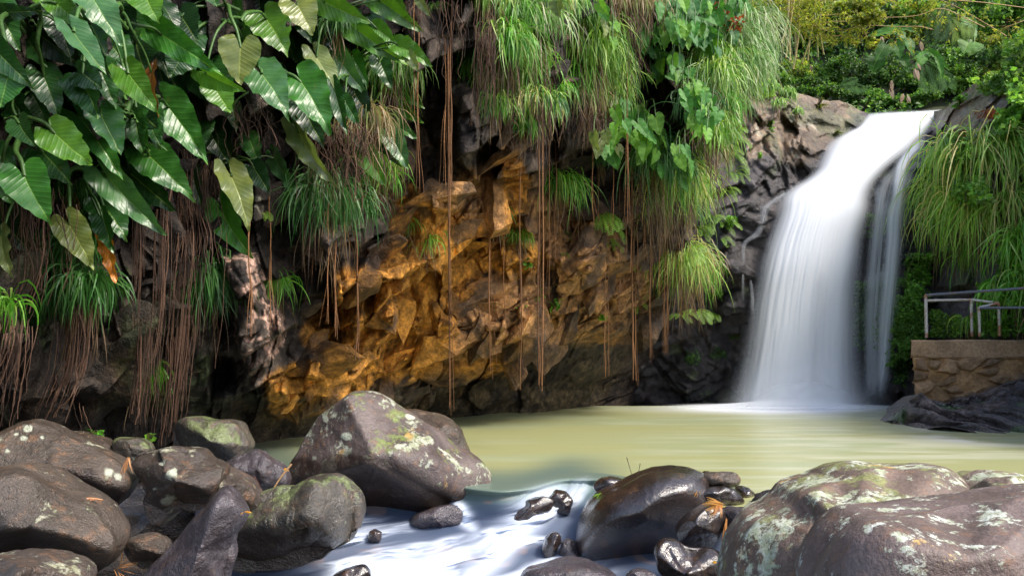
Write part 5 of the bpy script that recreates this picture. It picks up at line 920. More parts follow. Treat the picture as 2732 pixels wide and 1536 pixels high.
for a in [('5', [(1430, -150), (1440, 180), (1470, 500), (1440, 900), (1400, 1448), (1400, 1700)], 46, .007, 150, 'thick tangle of reddish roots hanging left of the pink mottled rock'),
          ('5', [(1090, 60), (1080, 300), (1070, 800), (1050, 1100), (1060, 1448)], 26, .006, 60, 'root bundle hanging just left of the dark cliff recess'),
          ('5', [(1280, 150), (1260, 500), (1250, 900), (1230, 1200), (1180, 1448), (1150, 1520)], 22, .007, 50, 'thin root bundle over the dark cliff recess'),
          ('5', [(230, 150), (240, 480), (250, 800), (160, 1100), (60, 1448)], 50, .006, 220, 'loose veil of roots at the left edge below the leaves'),
          ('a', [(560, -500), (520, -100), (430, 120), (330, 380)], 50, .0075, 90, 'orange brown root bundle slanting down to the large smooth boulder'),
          ('a', [(140, -400), (80, -50), (40, 200), (0, 400)], 40, .007, 120, 'root bundle reaching the ground at the left edge'),
          ('a', [(1060, -400), (1040, 0), (1010, 250), (990, 430)], 36, .007, 70, 'root bundle standing on the bank behind the mossy stone'),
          ('a', [(1320, -500), (1270, 0), (1240, 300), (1205, 545)], 44, .008, 70, 'tall root bundle landing beside the squat mossy boulder'),
          ('a', [(560, 200), (590, 330), (645, 460)], 5, .005, 60, 'few thin curved roots above the small green seedling'),
          ('5', [(1600, -60), (1560, 300), (1640, 740)], 16, .006, 80, 'stringy roots hanging from under the drooping leaves'),
          ('2', [(880, 950), (900, 1200), (920, 1448), (920, 1700)], 80, .006, 260, 'dense brown veil of roots below the elephant ears'),
          ('2', [(1000, 900), (1040, 1100), (1060, 1300)], 40, .006, 140, 'brown veil of roots behind the lowest small leaves'),
          ('3', [(240, -20), (250, 300), (240, 600), (220, 900)], 80, .007, 110, 'brown curtain of roots in the upper centre of the cliff'),
          ('3', [(420, 200), (430, 500), (440, 800), (450, 1000)], 30, .006, 150, 'root curtain behind the centre column of grass'),
          ('3', [(590, 350), (600, 700), (620, 1100)], 26, .006, 90, 'root curtain between the two columns of grass'),
          ('3', [(900, 600), (900, 800), (880, 1000)], 60, .007, 170, 'pale brown root fringe under the second column of grass'),
          ('3', [(1180, 60), (1170, 400), (1180, 600)], 44, .006, 120, 'root curtain left of the row of small heart leaves'),
          ('3', [(1350, 550), (1370, 750), (1380, 1000)], 60, .006, 220, 'wide dark root curtain below the row of small heart leaves'),
          ('3', [(1470, 700), (1500, 850), (1540, 1000)], 34, .006, 130, 'root curtain behind the trailing heart leaves'),
          ('3', [(1230, 1100), (1210, 1300), (1190, 1500)], 36, .006, 110, 'root fringe under the pale mid cliff leaves'),
          ('3', [(1700, 1080), (1690, 1250), (1660, 1400)], 30, .006, 120, 'root fringe on the grey rock near the side stream'),
          ('3', [(720, 1280), (740, 1380), (760, 1520)], 24, .006, 100, 'short root fringe under the arching grass'),
          ('2', [(1720, -20), (1740, 300), (1730, 640)], 22, .007, 130, 'orange brown roots at the top between the leaves and the grey green rock'),
          ('2', [(200, 780), (230, 1000), (260, 1250)], 30, .005, 200, 'thin dark roots hanging before the pale rock patch'),
          ('2', [(1480, 0), (1480, 120), (1500, 300)], 26, .005, 120, 'short roots at the top edge beside the narrow bright leaves')]: bundle(*a)
# bare twigs
def twigs(f, segs, r, label, Y, name='bare_twig', col=(.28, .17, .10), S=None, cat='twig', group=None):
    b = Bag()
    for s_ in segs:
        q = ZP(f, s_); pts = P(q[:, 0], q[:, 1], Y); V, Fc = tube(pts, [r, r*.5], 5, max(6, 4*len(s_))); b.add(V, Fc, col)
    o = b.build(name, M['root'], origin=P(*ZP(f, segs[0])[0], Y)); return tag(o, label, cat, group)
twigs('2', [[(1450, 680), (1560, 670), (1650, 700), (1830, 730)], [(1510, 640), (1640, 610), (1750, 590), (1870, 580)], [(1560, 660), (1620, 700), (1700, 730), (1760, 735)], [(1640, 610), (1700, 640), (1780, 625)], [(1700, 600), (1770, 560), (1850, 555)]], .007, 'bare pale brown twigs sticking out beside the thin bright grass', 12.6)
twigs('1', [[(1010, 740), (950, 800), (915, 860), (920, 900), (940, 945)], [(930, 830), (990, 800)], [(915, 880), (880, 925)]], .005, 'tiny green vine tendril dangling among the elephant ears', 7.2, name='vine_tendril', col=(.13, .15, .04), cat='vine')
twigs('2', [[(1330, 850), (1450, 930), (1540, 1010), (1580, 1110)], [(1580, 1120), (1500, 1150), (1440, 1190), (1410, 1250)], [(1440, 1190), (1410, 1130)]], .006, 'thin brown vine curling below the fringe of grass', 11.6, name='vine_tendril', col=(.22, .12, .06), cat='vine')
twigs('d', [[(645, 260), (680, 380), (712, 475)], [(780, 320), (765, 400), (738, 462)]], .004, 'pair of thin dark twigs standing on the shiny boulder', 7.75, col=(.07, .04, .03))
twigs('b', [[(480, 640), (400, 740), (350, 820), (312, 895)]], .010, 'pale straw stalk leaning on the foot of the great boulder', 7.25, name='straw_stalk', col=(.55, .34, .17), cat='stalk')
twigs('b', [[(210, 725), (250, 800), (285, 910)], [(235, 815), (330, 860), (420, 860), (540, 845)], [(230, 870), (240, 830)]], .005, 'thin dark twigs lying between the wet stones', 7.1, col=(.10, .045, .04))
twigs('b', [[(910, 845), (950, 835), (975, 815)]], .007, 'short twig poking out over the mossy wet boulder', 6.9, col=(.14, .09, .07))
twigs('a', [[(530, 885), (600, 893), (670, 890), (740, 900)], [(560, 900), (620, 910), (680, 895)]], .012, 'broken orange splinter of wood lying between the two left boulders', 5.6, name='wood_splinter', col=(.55, .28, .14), cat='wood')
twigs('4', [[(110, 130), (180, 210), (290, 325)]], .02, 'reddish dead stem slanting down at the right edge of the cliff', 18.2, col=(.22, .08, .05))

# ------------------------------------------------------------------ ferns and small plants
def frond(b, O, d, L, rs, col, w=.16, pairs=13):
    t = np.linspace(0, 1, pairs+2); tang = nrm(d[None]*(1-t[:, None]*.7)+np.array([0, 0, -1.])*(t[:, None]*.9)); pos = O+np.cumsum(tang, 0)*L/(pairs+2)
    V, Fc = tube(pos, [.004, .002], 3); b.add(V, Fc, col*np.array([1.2, .8, .8])); side = nrm(np.cross(tang, [0, -.6, .8]))
    for i in range(1, pairs+1):
        l = L*w*math.sin(math.pi*(i+.8)/(pairs+2.2))**.7; hw = L/(pairs+2)*.40
        for s_ in (-1, 1):
            a = pos[i]; e = a+s_*side[i]*l+tang[i]*l*.35+[0, 0, -l*.2]; m = (a+e)/2
            V = np.array([a, m-tang[i]*hw, e, m+tang[i]*hw]); b.add(V, [[0, 1, 2, 3]], col*rs.uniform(.8, 1.25))
def fern(f, x, y, L, n, label, Y=None, S=surf, col=(.16, .30, .04), group='ferns on the rock', off=.1, bias=.3, w=.17):
    rs = np.random.RandomState(int(x+y*3) % 9999); px, py = Z(f, x, y)
    if Y is None: Y = float(S(px, py))-off
    O = P(px, py, Y); Lm = L/sc(f)/F*Y*1.15; b = Bag()
    for i in range(n):
        d = nrm(np.array([rs.normal(bias, .8), -rs.uniform(.2, 1), rs.uniform(-.5, .7)])); frond(b, O+rs.normal(0, .03, 3), d, Lm*rs.uniform(.6, 1.1), rs, np.array(col)*rs.uniform(.8, 1.25), w)
    o = b.build('fern', M['foliage'], origin=O, smooth=False); tag(o, label, 'fern', group)
for f, x, y, L, n, lab, S in [('3', 1830, 860, 140, 9, 'fern at the top of the row beside the blocky rocks', surf), ('3', 1810, 920, 130, 8, 'fern second from the top beside the blocky rocks', surf), ('3', 1800, 1000, 140, 9, 'fern third from the top beside the blocky rocks', surf),
                      ('3', 1820, 1120, 130, 10, 'bright fern on the grey boulder beside the wet rocks', surf), ('3', 1780, 1220, 100, 7, 'fern drooping below the bright fern', surf), ('7', 970, 170, 200, 9, 'yellow fern in the middle of the rock under the arching grass', surf),
                      ('7', 1050, 250, 120, 5, 'small fern just below the yellow fern', surf), ('7', 1050, 350, 110, 6, 'fern on the brown rock nose', surf), ('7', 790, 310, 110, 5, 'two armed fern on the brown rocks', surf), ('7', 760, 440, 60, 2, 'single little frond on the rock', surf),
                      ('7', 1690, 190, 110, 7, 'fern above the bright green leaf cushion', wsurf), ('7', 1770, 240, 110, 7, 'fern at the edge of the wet black rocks', wsurf), ('7', 1600, 270, 130, 8, 'fern at the tip of the sweeping grass', surf), ('7', 1560, 380, 120, 7, 'fern under the tip of the sweeping grass', surf),
                      ('7', 1740, 330, 100, 5, 'thin fern above the leaf cushion', wsurf), ('7', 1120, 500, 110, 3, 'dim fern between the hanging roots', surf), ('7', 1210, 660, 100, 5, 'fern behind the broad pair of roots', surf), ('7', 1190, 750, 90, 5, 'fern low behind the broad pair of roots', surf),
                      ('7', 1580, 790, 130, 10, 'bright fern below the skirt of grass', surf), ('7', 1660, 810, 110, 8, 'bright fern right of the skirt of grass', wsurf), ('7', 1500, 820, 110, 6, 'fern left under the skirt of grass', surf), ('7', 560, 690, 70, 4, 'small fern on the pointed brown rock', surf),
                      ('6', 1500, 290, 80, 6, 'little fern on the dark overhang', surf), ('6', 370, 180, 90, 5, 'little fern left of the dark grass tufts', surf)]:
    fern(f, x, y, L, n, lab, S=S)
def leafcloud(C, rad, n, size, cols, rs, clumps=14, flat=.0, upb=.5):
    """diamond leaves grouped in clumps through a volume"""
    C = np.asarray(C, float); rad = np.asarray(rad, float); d = nrm(rs.normal(0, 1, (clumps, 3))); cc = C+d*rad*rs.uniform(.35, .95, (clumps, 1))
    k = rs.randint(clumps, size=n); p = cc[k]+nrm(rs.normal(0, 1, (n, 3)))*rad*(.38*rs.uniform(.2, 1, (n, 1)))
    return leafquads(p, size, cols, rs, upb, ctint=rs.uniform(.65, 1.35, clumps)[k])
def leafquads(p, size, cols, rs, upb=.5, ctint=None, aspect=.38):
    n = len(p); nn = nrm(rs.normal(0, 1, (n, 3))+np.array([.1, -.5, upb])); a = nrm(np.cross(nn, rs.normal(0, 1, (n, 3)))+np.array([0, -.2, -.5])); a = nrm(a-nn*(a*nn).sum(-1, keepdims=True)); s = np.cross(nn, a)
    L = (size*rs.uniform(.55, 1.3, n))[:, None]; w = L*aspect; m = p+a*L*.45
    V = np.stack([p, m-s*w+nn*L*.06, p+a*L-nn*L*.12, m+s*w+nn*L*.06], 1); Fc = np.arange(n*4).reshape(n, 4)
    c = np.array(cols)[rs.randint(len(cols), size=n)]*rs.uniform(.75, 1.3, (n, 1))
    if ctint is not None: c = c*ctint[:, None]
    return V.reshape(-1, 3), Fc, np.repeat(c, 4, 0)
def sprig(f, x, y, rpx, n, size, cols, label, S=surf, Y=None, off=.1, name='small_plant', cat='plant', group=None, ry=None):
    rs = np.random.RandomState(int(x*3+y) % 9999); px, py = Z(f, x, y)
    if Y is None: Y = float(S(px, py))-off
    O = P(px, py, Y); r = rpx/sc(f)/F*Y; rz = (ry or rpx)/sc(f)/F*Y; b = Bag(); V, Fc, c = leafcloud(O, (r, min(r, .25), rz), n, size, cols, rs, max(4, n//12)); b.add(V, Fc, c)
    if n < 130:
        for k in range(n): W_, F_ = tube([O+[0, .1, -.02], (O+V[k*4])/2+rs.normal(0, .02, 3), V[k*4]], [.006, .003], 4, 5); b.add(W_, F_, (.10, .10, .03))
    o = b.build(name, M['foliage'], origin=O, smooth=False); tag(o, label, cat, group)
    st = Bag()
    for k in range(n if n < 130 else n//25):
        e = V[(k if n < 130 else rs.randint(n))*4]; W_, F_ = tube([O+[0, .1, -.02], (O+e)/2+rs.normal(0, .02, 3), e], [.006, .003], 4, 5); st.add(W_, F_, (.10, .10, .03))
    if n >= 130: st.build('stem', M['stem'], o)
BG = [(.10, .28, .02), (.16, .36, .03), (.07, .2, .02)]; DG = [(.03, .09, .02), (.05, .13, .025), (.02, .06, .015)]
for a in [('7', 1690, 530, 90, 460, .10, BG, 'bright green leaf cushion spilling down the black wet rock', wsurf, 130), ('7', 1700, 680, 50, 150, .09, BG, 'tail of bright leaves below the leaf cushion', wsurf, 70), ('7', 1770, 510, 60, 160, .09, BG, 'bright sprig right of the leaf cushion', wsurf, 50),
          ('7', 1560, 1090, 60, 300, .05, DG+[(.07, .17, .03)], 'low dim creeper patch in the cave mouth', wsurf, 60), ('7', 1720, 1070, 80, 260, .05, DG+[(.06, .15, .03)], 'dim creeper patch right of the first one in the cave mouth', wsurf, 50), ('7', 1790, 230, 60, 90, .10, BG, 'leafy sprig beside the wet black rock', wsurf, 60),
          ('7', 440, 765, 26, 8, .12, BG, 'single small plant with three leaves on the shaded rock', surf, 26), ('7', 680, 750, 55, 26, .11, BG, 'small leafy plant on the brown rocks under the roots', surf, 45), ('7', 985, 820, 36, 22, .09, BG, 'small plant at the edge of the smooth underside', surf, 36), ('7', 490, 490, 34, 14, .10, BG, 'small plant beside the grey slab', surf, 30),
          ('a', 705, 425, 55, 26, .07, [(.07, .26, .02), (.10, .33, .03)], 'bright green seedling on the bank under the slanting roots', None, 36), ('a', 1070, 440, 40, 18, .05, BG, 'tiny plant among the roots behind the mossy stone', None, 30), ('7', 1850, 960, 50, 60, .06, DG, 'dim sprig on the rock near the foot of the falls', wsurf, 40),
          ('5', 240, 1130, 110, 40, .13, DG+[(.05, .15, .03)], 'shaded sprig of pointed leaves at the left', surf, 60), ('5', 950, 910, 50, 16, .08, DG+BG[2:], 'small plant in the cliff recess', surf, 40), ('5', 1000, 1410, 40, 18, .07, BG, 'small plant low in the cliff recess', surf, 40),
          ('1', 200, 1160, 110, 26, .12, [(.10, .24, .04), (.14, .30, .05)], 'small leaved shoot beside the large glossy leaf', None, 60), ('4', 1590, 700, 60, 120, .08, BG, 'little plant on the rocks right of the falls', wsurf, 40), ('4', 280, 860, 50, 60, .09, BG, 'narrow fern like plant on the rocks left of the falls', wsurf, 90),
          ('4', 200, 1080, 30, 30, .07, BG, 'sprig between the blocky rocks', wsurf, 40), ('4', 720, 920, 60, 90, .06, [(.09, .14, .02), (.14, .18, .03)], 'moss tuft at the edge of the falls', wsurf, 25), ('4', 600, 720, 60, 120, .05, [(.18, .22, .03), (.25, .25, .05)], 'yellow green plants on the lichen rock left of the lip', wsurf, 40)]:
    f, x, y, r, n, s_, c, lab, S, ry = a
    if S is None: sprig(f, x, y, r, n, s_, c, lab, surf, Y={'a': 7.9, '1': 7.0}[f], ry=ry)
    else: sprig(f, x, y, r, n, s_, c, lab, S, ry=ry)

def patch(f, poly, n, size, cols, label, S=wsurf, off=.12, rs=None, name='creeper', cat='creeper', aspect=.38, thick=.15, clump=None, kind=None, group=None):
    rs = np.random.RandomState(int(poly[0][0]+n) % 9999); q = ZP(f, poly); x0, y0 = q.min(0); x1, y1 = q.max(0)
    m = n*6; x = rs.uniform(x0, x1, m); y = rs.uniform(y0, y1, m); k = inpoly(x, y, q); dn = fbm(np.stack([x*.03, y*.03, x*0], -1), 3, n); k &= dn > rs.uniform(-.6, .25, m); x, y = x[k][:n], y[k][:n]
    Y = S(x, y)-off-np.abs(rs.normal(0, thick, len(x))); p = P(x, y, Y); V, Fc, c = leafquads(p, size, cols, rs, .4, 1+.8*fbm(p*1.5, 2, 5), aspect)
    b = Bag(); b.add(V, Fc, c); o = b.build(name, M['foliage'], origin=p[0], smooth=False); return tag(o, label, cat, group, kind)
MG = [(.07, .16, .02), (.10, .22, .03), (.14, .27, .05)]
patch('8', [(730, 560), (880, 560), (900, 900), (860, 980), (720, 960)], 3500, .075, MG, 'wall of small ferny leaves seen through the water between the falls and its right strand', off=.2)
patch('8', [(900, 540), (1060, 540), (1150, 720), (1160, 900), (1060, 960), (1060, 1060), (920, 1060), (900, 800)], 5200, .075, MG, 'wall of small ferny leaves between the thin strand and the stone wall', off=.2)
patch('8', [(800, 150), (980, 180), (960, 260), (820, 300)], 500, .07, MG, 'patch of small leaves on the wet rock high behind the thin strand')
patch('8', [(940, 1050), (1060, 1060), (1040, 1180), (960, 1160)], 300, .06, DG+MG, 'thin creeper on the wet rock at the corner of the stone wall')
patch('8', [(1040, 400), (1200, 380), (1180, 640), (1040, 660)], 1300, .09, MG+BG[:1], 'creeper with yellow green leaves left above the railing')
patch('8', [(1180, 720), (1360, 760), (1380, 880), (1180, 885)], 1200, .07, MG+[(.18, .34, .04)], 'low leafy plants behind the first railing posts', off=.35)
patch('8', [(1600, 260), (1742, 240), (1800, 560), (1600, 600)], 1300, .12, BG+MG, 'leafy creeper under the grass at the right edge', off=.1)
patch('8', [(1460, 560), (1742, 640), (1760, 860), (1500, 885)], 1600, .09, BG+MG, 'leafy plants behind the rails at the right', off=.35)
VG = [(.10, .24, .04), (.15, .30, .05), (.20, .34, .07)]
patch('4', [(1500, 900), (1640, 960), (1720, 1200), (1800, 1380), (1560, 1400), (1480, 1100)], 2200, .10, VG, 'vine with small heart leaves climbing over the grass curtain of the right bank', off=1.15, aspect=.5, name='vine')
patch('4', [(1840, 780), (2060, 700), (2060, 1000), (1960, 1020), (1860, 960)], 1800, .12, VG, 'vine with small heart leaves at the right edge below the crest', off=.35, aspect=.5, name='vine')
patch('4', [(1900, 300), (2060, 220), (2060, 740), (1940, 700), (1880, 560)], 2600, .14, VG+[(.22, .38, .06)], 'sunlit shrub at the right edge on the crest of the bank', off=.3, thick=.5, name='shrub', cat='shrub')
patch('4', [(1640, 540), (1850, 500), (1900, 640), (1760, 640), (1650, 600)], 900, .11, VG+[(.26, .40, .08)], 'pale leaved plants on the rock crest right of the falls', off=.25)
RD = [(.38, .07, .03), (.45, .12, .04), (.25, .06, .03)]
patch('4', [(1660, 770), (1840, 755), (1850, 820), (1700, 810)], 260, .06, RD, 'low red leaved plant on the rocks right of the falls', off=.15, name='red_plant', cat='plant')
patch('4', [(1480, 900), (1620, 900), (1620, 1000), (1500, 960)], 160, .07, RD+VG, 'red leaved vine at the top of the grass curtain', off=1.0, name='red_plant', cat='plant')
patch('3', [(1780, 130), (1890, 110), (1880, 210), (1790, 200)], 130, .07, RD, 'orange red dead fern on the shoulder of the cliff', S=surf, off=.9, name='red_plant', cat='plant')
patch('3', [(1700, 10), (1790, 0), (1800, 80), (1730, 90)], 90, .07, RD, 'orange red dead fern at the top edge among the heart leaves', S=surf, off=.8, name='red_plant', cat='plant')
patch('3', [(1930, 480), (2051, 500), (2100, 620), (1990, 640)], 1500, .07, [(.16, .34, .03), (.24, .42, .04), (.30, .40, .06)], 'sunny cushion of yellow green leaves on the rock crest by the cliff edge', S=wsurf, off=.15)

# ------------------------------------------------------------------ litter
def leafflat(f, x, y, Lpx, Y, col, label, ang=0., name='fallen_leaf', n=1, cat='leaf', spread=0, asp=.4):
    rs = np.random.RandomState(int(x+y)); px, py = Z(f, x, y); O = P(px, py, Y); L = Lpx/sc(f)/F*Y; b = Bag()
    for k in range(n):
        a_ = ang+(rs.uniform(-spread, spread)); a = np.array([math.cos(a_), -.25, math.sin(a_)]); s = nrm(np.cross(a, [0, -.8, .6])); o0 = O+rs.normal(0, .01*(n > 1), 3); l = L*rs.uniform(.6, 1.1) if n > 1 else L
        t = np.linspace(0, 1, 7)[:, None]; c0 = o0+a*l*(t-.0)+np.array([0, -.02, .25*l])*(t*(1-t)); w = asp*l*.5*np.sin(np.pi*np.clip(t, .03, .97))**.8
        V = np.concatenate([c0-s*w, c0+s*w*.98+[0, -.002, .004]], 1).reshape(-1, 3); k_ = np.arange(6)*2; b.add(V, np.stack([k_, k_+1, k_+3, k_+2], -1), np.array(col)*rs.uniform(.7, 1.3))
    o = b.build(name, M['foliage'], origin=O); tag(o, label, cat)
leafflat('d', 1500, 1310, 46, 6.15, (.75, .38, .02), 'small yellow leaf lying on the flat topped black rock', .0, asp=.75)
leafflat('a', 1740, 990, 50, 5.3, (.75, .36, .05), 'orange leaf caught beside the mossy wet boulder', -.3, n=3, spread=1.2)
leafflat('b', 425, 670, 50, 7.6, (.65, .33, .05), 'orange leaf tucked on the straw stalk', .3, n=2, spread=.6)
leafflat('d', 1600, 750, 190, 6.62, (.65, .33, .10), 'pale orange dry straw draped over the glossy egg shaped stone', 3.3, name='straw', n=22, cat='straw', spread=.75, asp=.05)
leafflat('d', 1570, 745, 120, 6.60, (.70, .40, .20), 'short dry straw pointing down over the glossy stone', 4.4, name='straw', n=12, cat='straw', spread=.5, asp=.08)
leafflat('d', 1350, 600, 60, 7.35, (.55, .27, .08), 'brown straw scraps under the little stack', 4.6, name='straw', n=6, cat='straw', spread=.7, asp=.12)
leafflat('d', 1650, 870, 260, 6.62, (.55, .27, .10), 'long wet straw trailing down the trickle beside the glossy stone', 4.55, name='straw', n=6, cat='straw', spread=.15, asp=.05)
leafflat('d', 370, 630, 70, 7.9, (.16, .32, .03), 'green blades caught under the flat wet stone', 3.9, name='grass_wisp', n=7, cat='grass', spread=.5, asp=.12)
leafflat('a', 930, 600, 110, 6.2, (.45, .22, .10), 'dry frayed fibres hanging between the large smooth boulder and the angular one', 4.8, name='dry_fibres', n=12, cat='fibres', spread=.5, asp=.06)
leafflat('a', 850, 1400, 150, 5.4, (.35, .17, .07), 'dry plant litter at the bottom beside the slanting wet rock', .2, name='dry_litter', n=18, cat='litter', spread=1.4, asp=.06)
leafflat('b', 1265, 262, 30, 8.75, (.22, .42, .05), 'pair of tiny green leaves on the great boulder', .1, name='seedling', n=2, cat='plant', spread=.8, asp=.5)

# ================================================================== FOREST BEHIND THE FALLS
def tree(px, py, rpx, rpy, n, size, cols, label, Y=None, trunk=True, kind='tree', group='trees and bushes on the hillside', clumps=26):
    rs = np.random.RandomState(int(px*3+py*7) % 9999)
    if Y is None: Y = HZ(px, py)-.8
    C = P(px, py, Y); rx = rpx/F*Y; rz = rpy/F*Y
    base = C-[0, -.4, rz*1.1]; e = empty(kind, base, label, kind.replace('_', ' '), group)
    V, Fc, c = leafcloud(C, (rx, rx*.8, rz), n, size, cols, rs, clumps); b = Bag(); b.add(V, Fc, c); b.build('crown' if kind == 'tree' else 'foliage', M['foliage'], e, smooth=False)
    if trunk:
        b = Bag(); V, Fc = tube([base-[0, -.3, .5], base+[rs.normal(0, .1), 0, rz*.6], C], [.10, .05] if kind == 'tree' else [.03, .015], 7, 10); b.add(V, Fc, (.10, .075, .05))
        for k in range(5):
            d = nrm(rs.normal(0, 1, 3)); V, Fc = tube([base+[0, 0, rz*.6], C+d*[rx, rx*.6, rz]*np.array(.35), C+d*[rx, rx*.6, rz]*np.array(.8)], [.03, .01], 5, 7); b.add(V, Fc, (.10, .075, .05))
        b.build('trunk' if kind == 'tree' else 'stem', M['root'], e)
    return e
DK = [(.035, .09, .02), (.055, .13, .03), (.085, .16, .035)]; MD = [(.07, .18, .03), (.12, .25, .04), (.17, .29, .05)]; YL = [(.24, .30, .04), (.34, .38, .06), (.44, .40, .08)]
TREES = [(1960, 60, 90, 120, 3600, .15, DK+MD, 'dark tree touching the cliff edge at the top'), (2060, 40, 90, 90, 2600, .14, MD+YL, 'tree at the top behind the left bamboo'), (2180, 60, 100, 100, 3000, .15, DK+MD+YL, 'tree behind the tall bamboo poles'),
         (2310, 80, 110, 110, 3000, .15, DK, 'dark tree in the middle of the slope'), (2440, 50, 100, 90, 2600, .18, MD+YL, 'tree behind the hanging palm fronds'), (2560, 60, 110, 100, 3400, .16, DK+MD, 'tree at the top right of the slope'),
         (2690, 50, 100, 110, 3600, .16, MD, 'bright green tree in the top right corner'), (2650, 160, 90, 60, 2400, .14, DK, 'dark tree below the top right tree'), (2000, 170, 70, 60, 1800, .12, MD, 'leafy tree beside the sunlit cliff grass'),
         (2270, 190, 80, 55, 2200, .12, DK, 'dark low tree above the falls'), (2380, 190, 70, 60, 1700, .13, DK, 'dark low tree above the lip'), (2520, 180, 80, 60, 2000, .13, DK+MD, 'low tree above the right side of the lip')]
for px, py, rx, ry, n, s_, c, lab in TREES: tree(px, py, rx, ry, n, s_, c, lab, Y=HZ(px, min(py+60, 280))-.3+R.uniform(-.5, .5), kind='tree', group='trees on the hillside')
BUSH = [(2020, 195, 45, 30, MD, 'bush at the foot of the leftmost bamboo'), (2070, 215, 50, 28, MD, 'bright bush left above the lichen rock'), (2130, 190, 50, 36, YL+MD, 'bush below the tall bamboo poles'), (2170, 230, 45, 28, DK+MD, 'bush close over the lichen rock'),
        (2215, 245, 40, 24, MD, 'low bush at the end of the lichen rock'), (2220, 190, 50, 36, MD, 'bush in the centre left of the undergrowth'), (2285, 255, 45, 24, DK+MD, 'bush right behind the lip rock'), (2340, 262, 45, 20, MD, 'bush above the left half of the lip'),
        (2400, 268, 45, 18, MD, 'bush above the middle of the lip'), (2460, 262, 45, 22, MD, 'bush above the right half of the lip'), (2500, 235, 45, 28, MD, 'leafy bush right of the dead leaves'), (2545, 215, 45, 28, MD, 'bush above the pale rocks at the right'),
        (2590, 200, 50, 28, MD, 'bush beside the right crest'), (2630, 190, 50, 28, MD+YL, 'bright bush on the right crest'), (2560, 150, 45, 26, MD, 'bush in the middle right of the undergrowth'), (2640, 120, 50, 30, MD+YL, 'bush under the top right tree'), (2330, 215, 45, 24, DK, 'dark bush in the hollow above the lip'), (2430, 225, 40, 24, DK+MD, 'bush beside the dead leaves')]
for px, py, rx, ry, c, lab in BUSH: tree(px, py, rx, ry, 1500, .10, c, lab, Y=HZ(px, py+20)-.9, kind='bush', group='bushes above the falls', clumps=18)
# bamboo
def culm_path(x0, y0, x1, y1, Y, sag=0):
    q = spline([P(x0, y0, Y), (P(x0, y0, Y)+P(x1, y1, Y))/2+[sag, 0, 0], P(x1, y1, Y)], 26); return q
def bamboo(poles, Y, label, cols):
    rs = np.random.RandomState(int(poles[0][0])); e = empty('bamboo_clump', P(*Z('4', poles[0][0], poles[0][1]), Y), label, 'bamboo', 'bamboo clumps above the falls')
    lv = Bag()
    for (x0, y0, x1, y1) in poles:
        a = Z('4', x0, y0); b_ = Z('4', x1, y1); pts = culm_path(*a, *b_, Y+rs.uniform(-.5, .5), rs.normal(0, .08)); n = len(pts); r = np.where(np.arange(n) % 3 == 0, .034, .027)
        b = Bag(); V, Fc = tube(pts, r, 7); b.add(V, Fc, np.array(cols[rs.randint(len(cols))])*rs.uniform(.8, 1.2)); b.build('culm', M['stem'], e)
        for k in range(4):
            p0 = pts[rs.randint(10, n)]; d = nrm(np.array([rs.normal(0, 1), -rs.uniform(.1, .8), rs.uniform(-.1, .7)])); p1 = p0+d*rs.uniform(.5, 1.2); V, Fc = tube([p0, (p0+p1)/2+[0, 0, .08], p1], [.008, .004], 4, 6); lv.add(V, Fc, (.25, .22, .07))
            m = 26; t = rs.uniform(.3, 1, m)[:, None]; V, Fc, c = leafquads(p0+(p1-p0)*t+rs.normal(0, .07, (m, 3)), .17, YL, rs, .3, aspect=.13); lv.add(V, Fc, c)
    lv.build('branches', M['foliage'], e, smooth=False)
bamboo([(300, 380, 260, -20), (330, 300, 300, -20), (350, 420, 345, -20)], 24.8, 'clump of dark green bamboo poles nearest the cliff', [(.09, .14, .05), (.14, .16, .05)])
bamboo([(380, 400, 420, -20), (410, 420, 440, -20), (430, 480, 470, -20), (360, 360, 390, -20), (450, 400, 455, -20), (350, 300, 400, -20)], 24.4, 'clump of yellow bamboo poles left of the middle', [(.52, .42, .15), (.42, .37, .13), (.55, .45, .19)])
bamboo([(490, 440, 560, -20), (530, 420, 590, -20), (600, 400, 560, -20), (500, 300, 510, -20), (640, 380, 620, 60)], 24.7, 'clump of thin bamboo poles at the right of the yellow ones', [(.28, .26, .09), (.20, .22, .07)])
bamboo([(20, 300, 60, -20), (150, 380, 120, -20), (200, 330, 190, -20)], 26.2, 'clump of bamboo poles behind the cliff edge', [(.12, .16, .05), (.20, .2, .07)])
def arch(pts, label, Y, r=.014, leaves=110, cols=YL, blob=None):
    rs = np.random.RandomState(int(pts[0][0]+pts[0][1])); q = ZP('4', pts); c = spline(P(q[:, 0], q[:, 1], Y), 30); b = Bag(); V, Fc = tube(c, [r, r*.4], 5); b.add(V, Fc, (.38, .25, .09))
    o = b.build('bamboo_branch', M['stem'], origin=c[0]); tag(o, label, 'bamboo branch', 'arching bamboo branches over the falls'); l = Bag()
    for k in range(12):
        p0 = c[rs.randint(4, 29)]; p1 = p0+[rs.normal(-.1, .3), rs.normal(0, .2), rs.normal(-.25, .2)]; V, Fc = tube([p0, p1], [.005, .003], 4, 4); l.add(V, Fc, (.35, .25, .09))
        m = leaves//12; t = rs.uniform(.4, 1.1, m)[:, None]; V, Fc, cc = leafquads(p0+(p1-p0)*t+rs.normal(0, .04, (m, 3)), .15, cols, rs, .2, aspect=.13); l.add(V, Fc, cc)
    if blob is not None:
        for bx, by, br, n in blob:
            C = P(*Z('4', bx, by), Y-.2); V, Fc, cc = leafcloud(C, (br, br*.6, br*.5), n, .13, [(.26, .30, .05), (.36, .36, .07), (.18, .26, .04)], rs, 10, ); l.add(V, Fc, cc)
    l.build('leaves', M['foliage'], o, smooth=False)
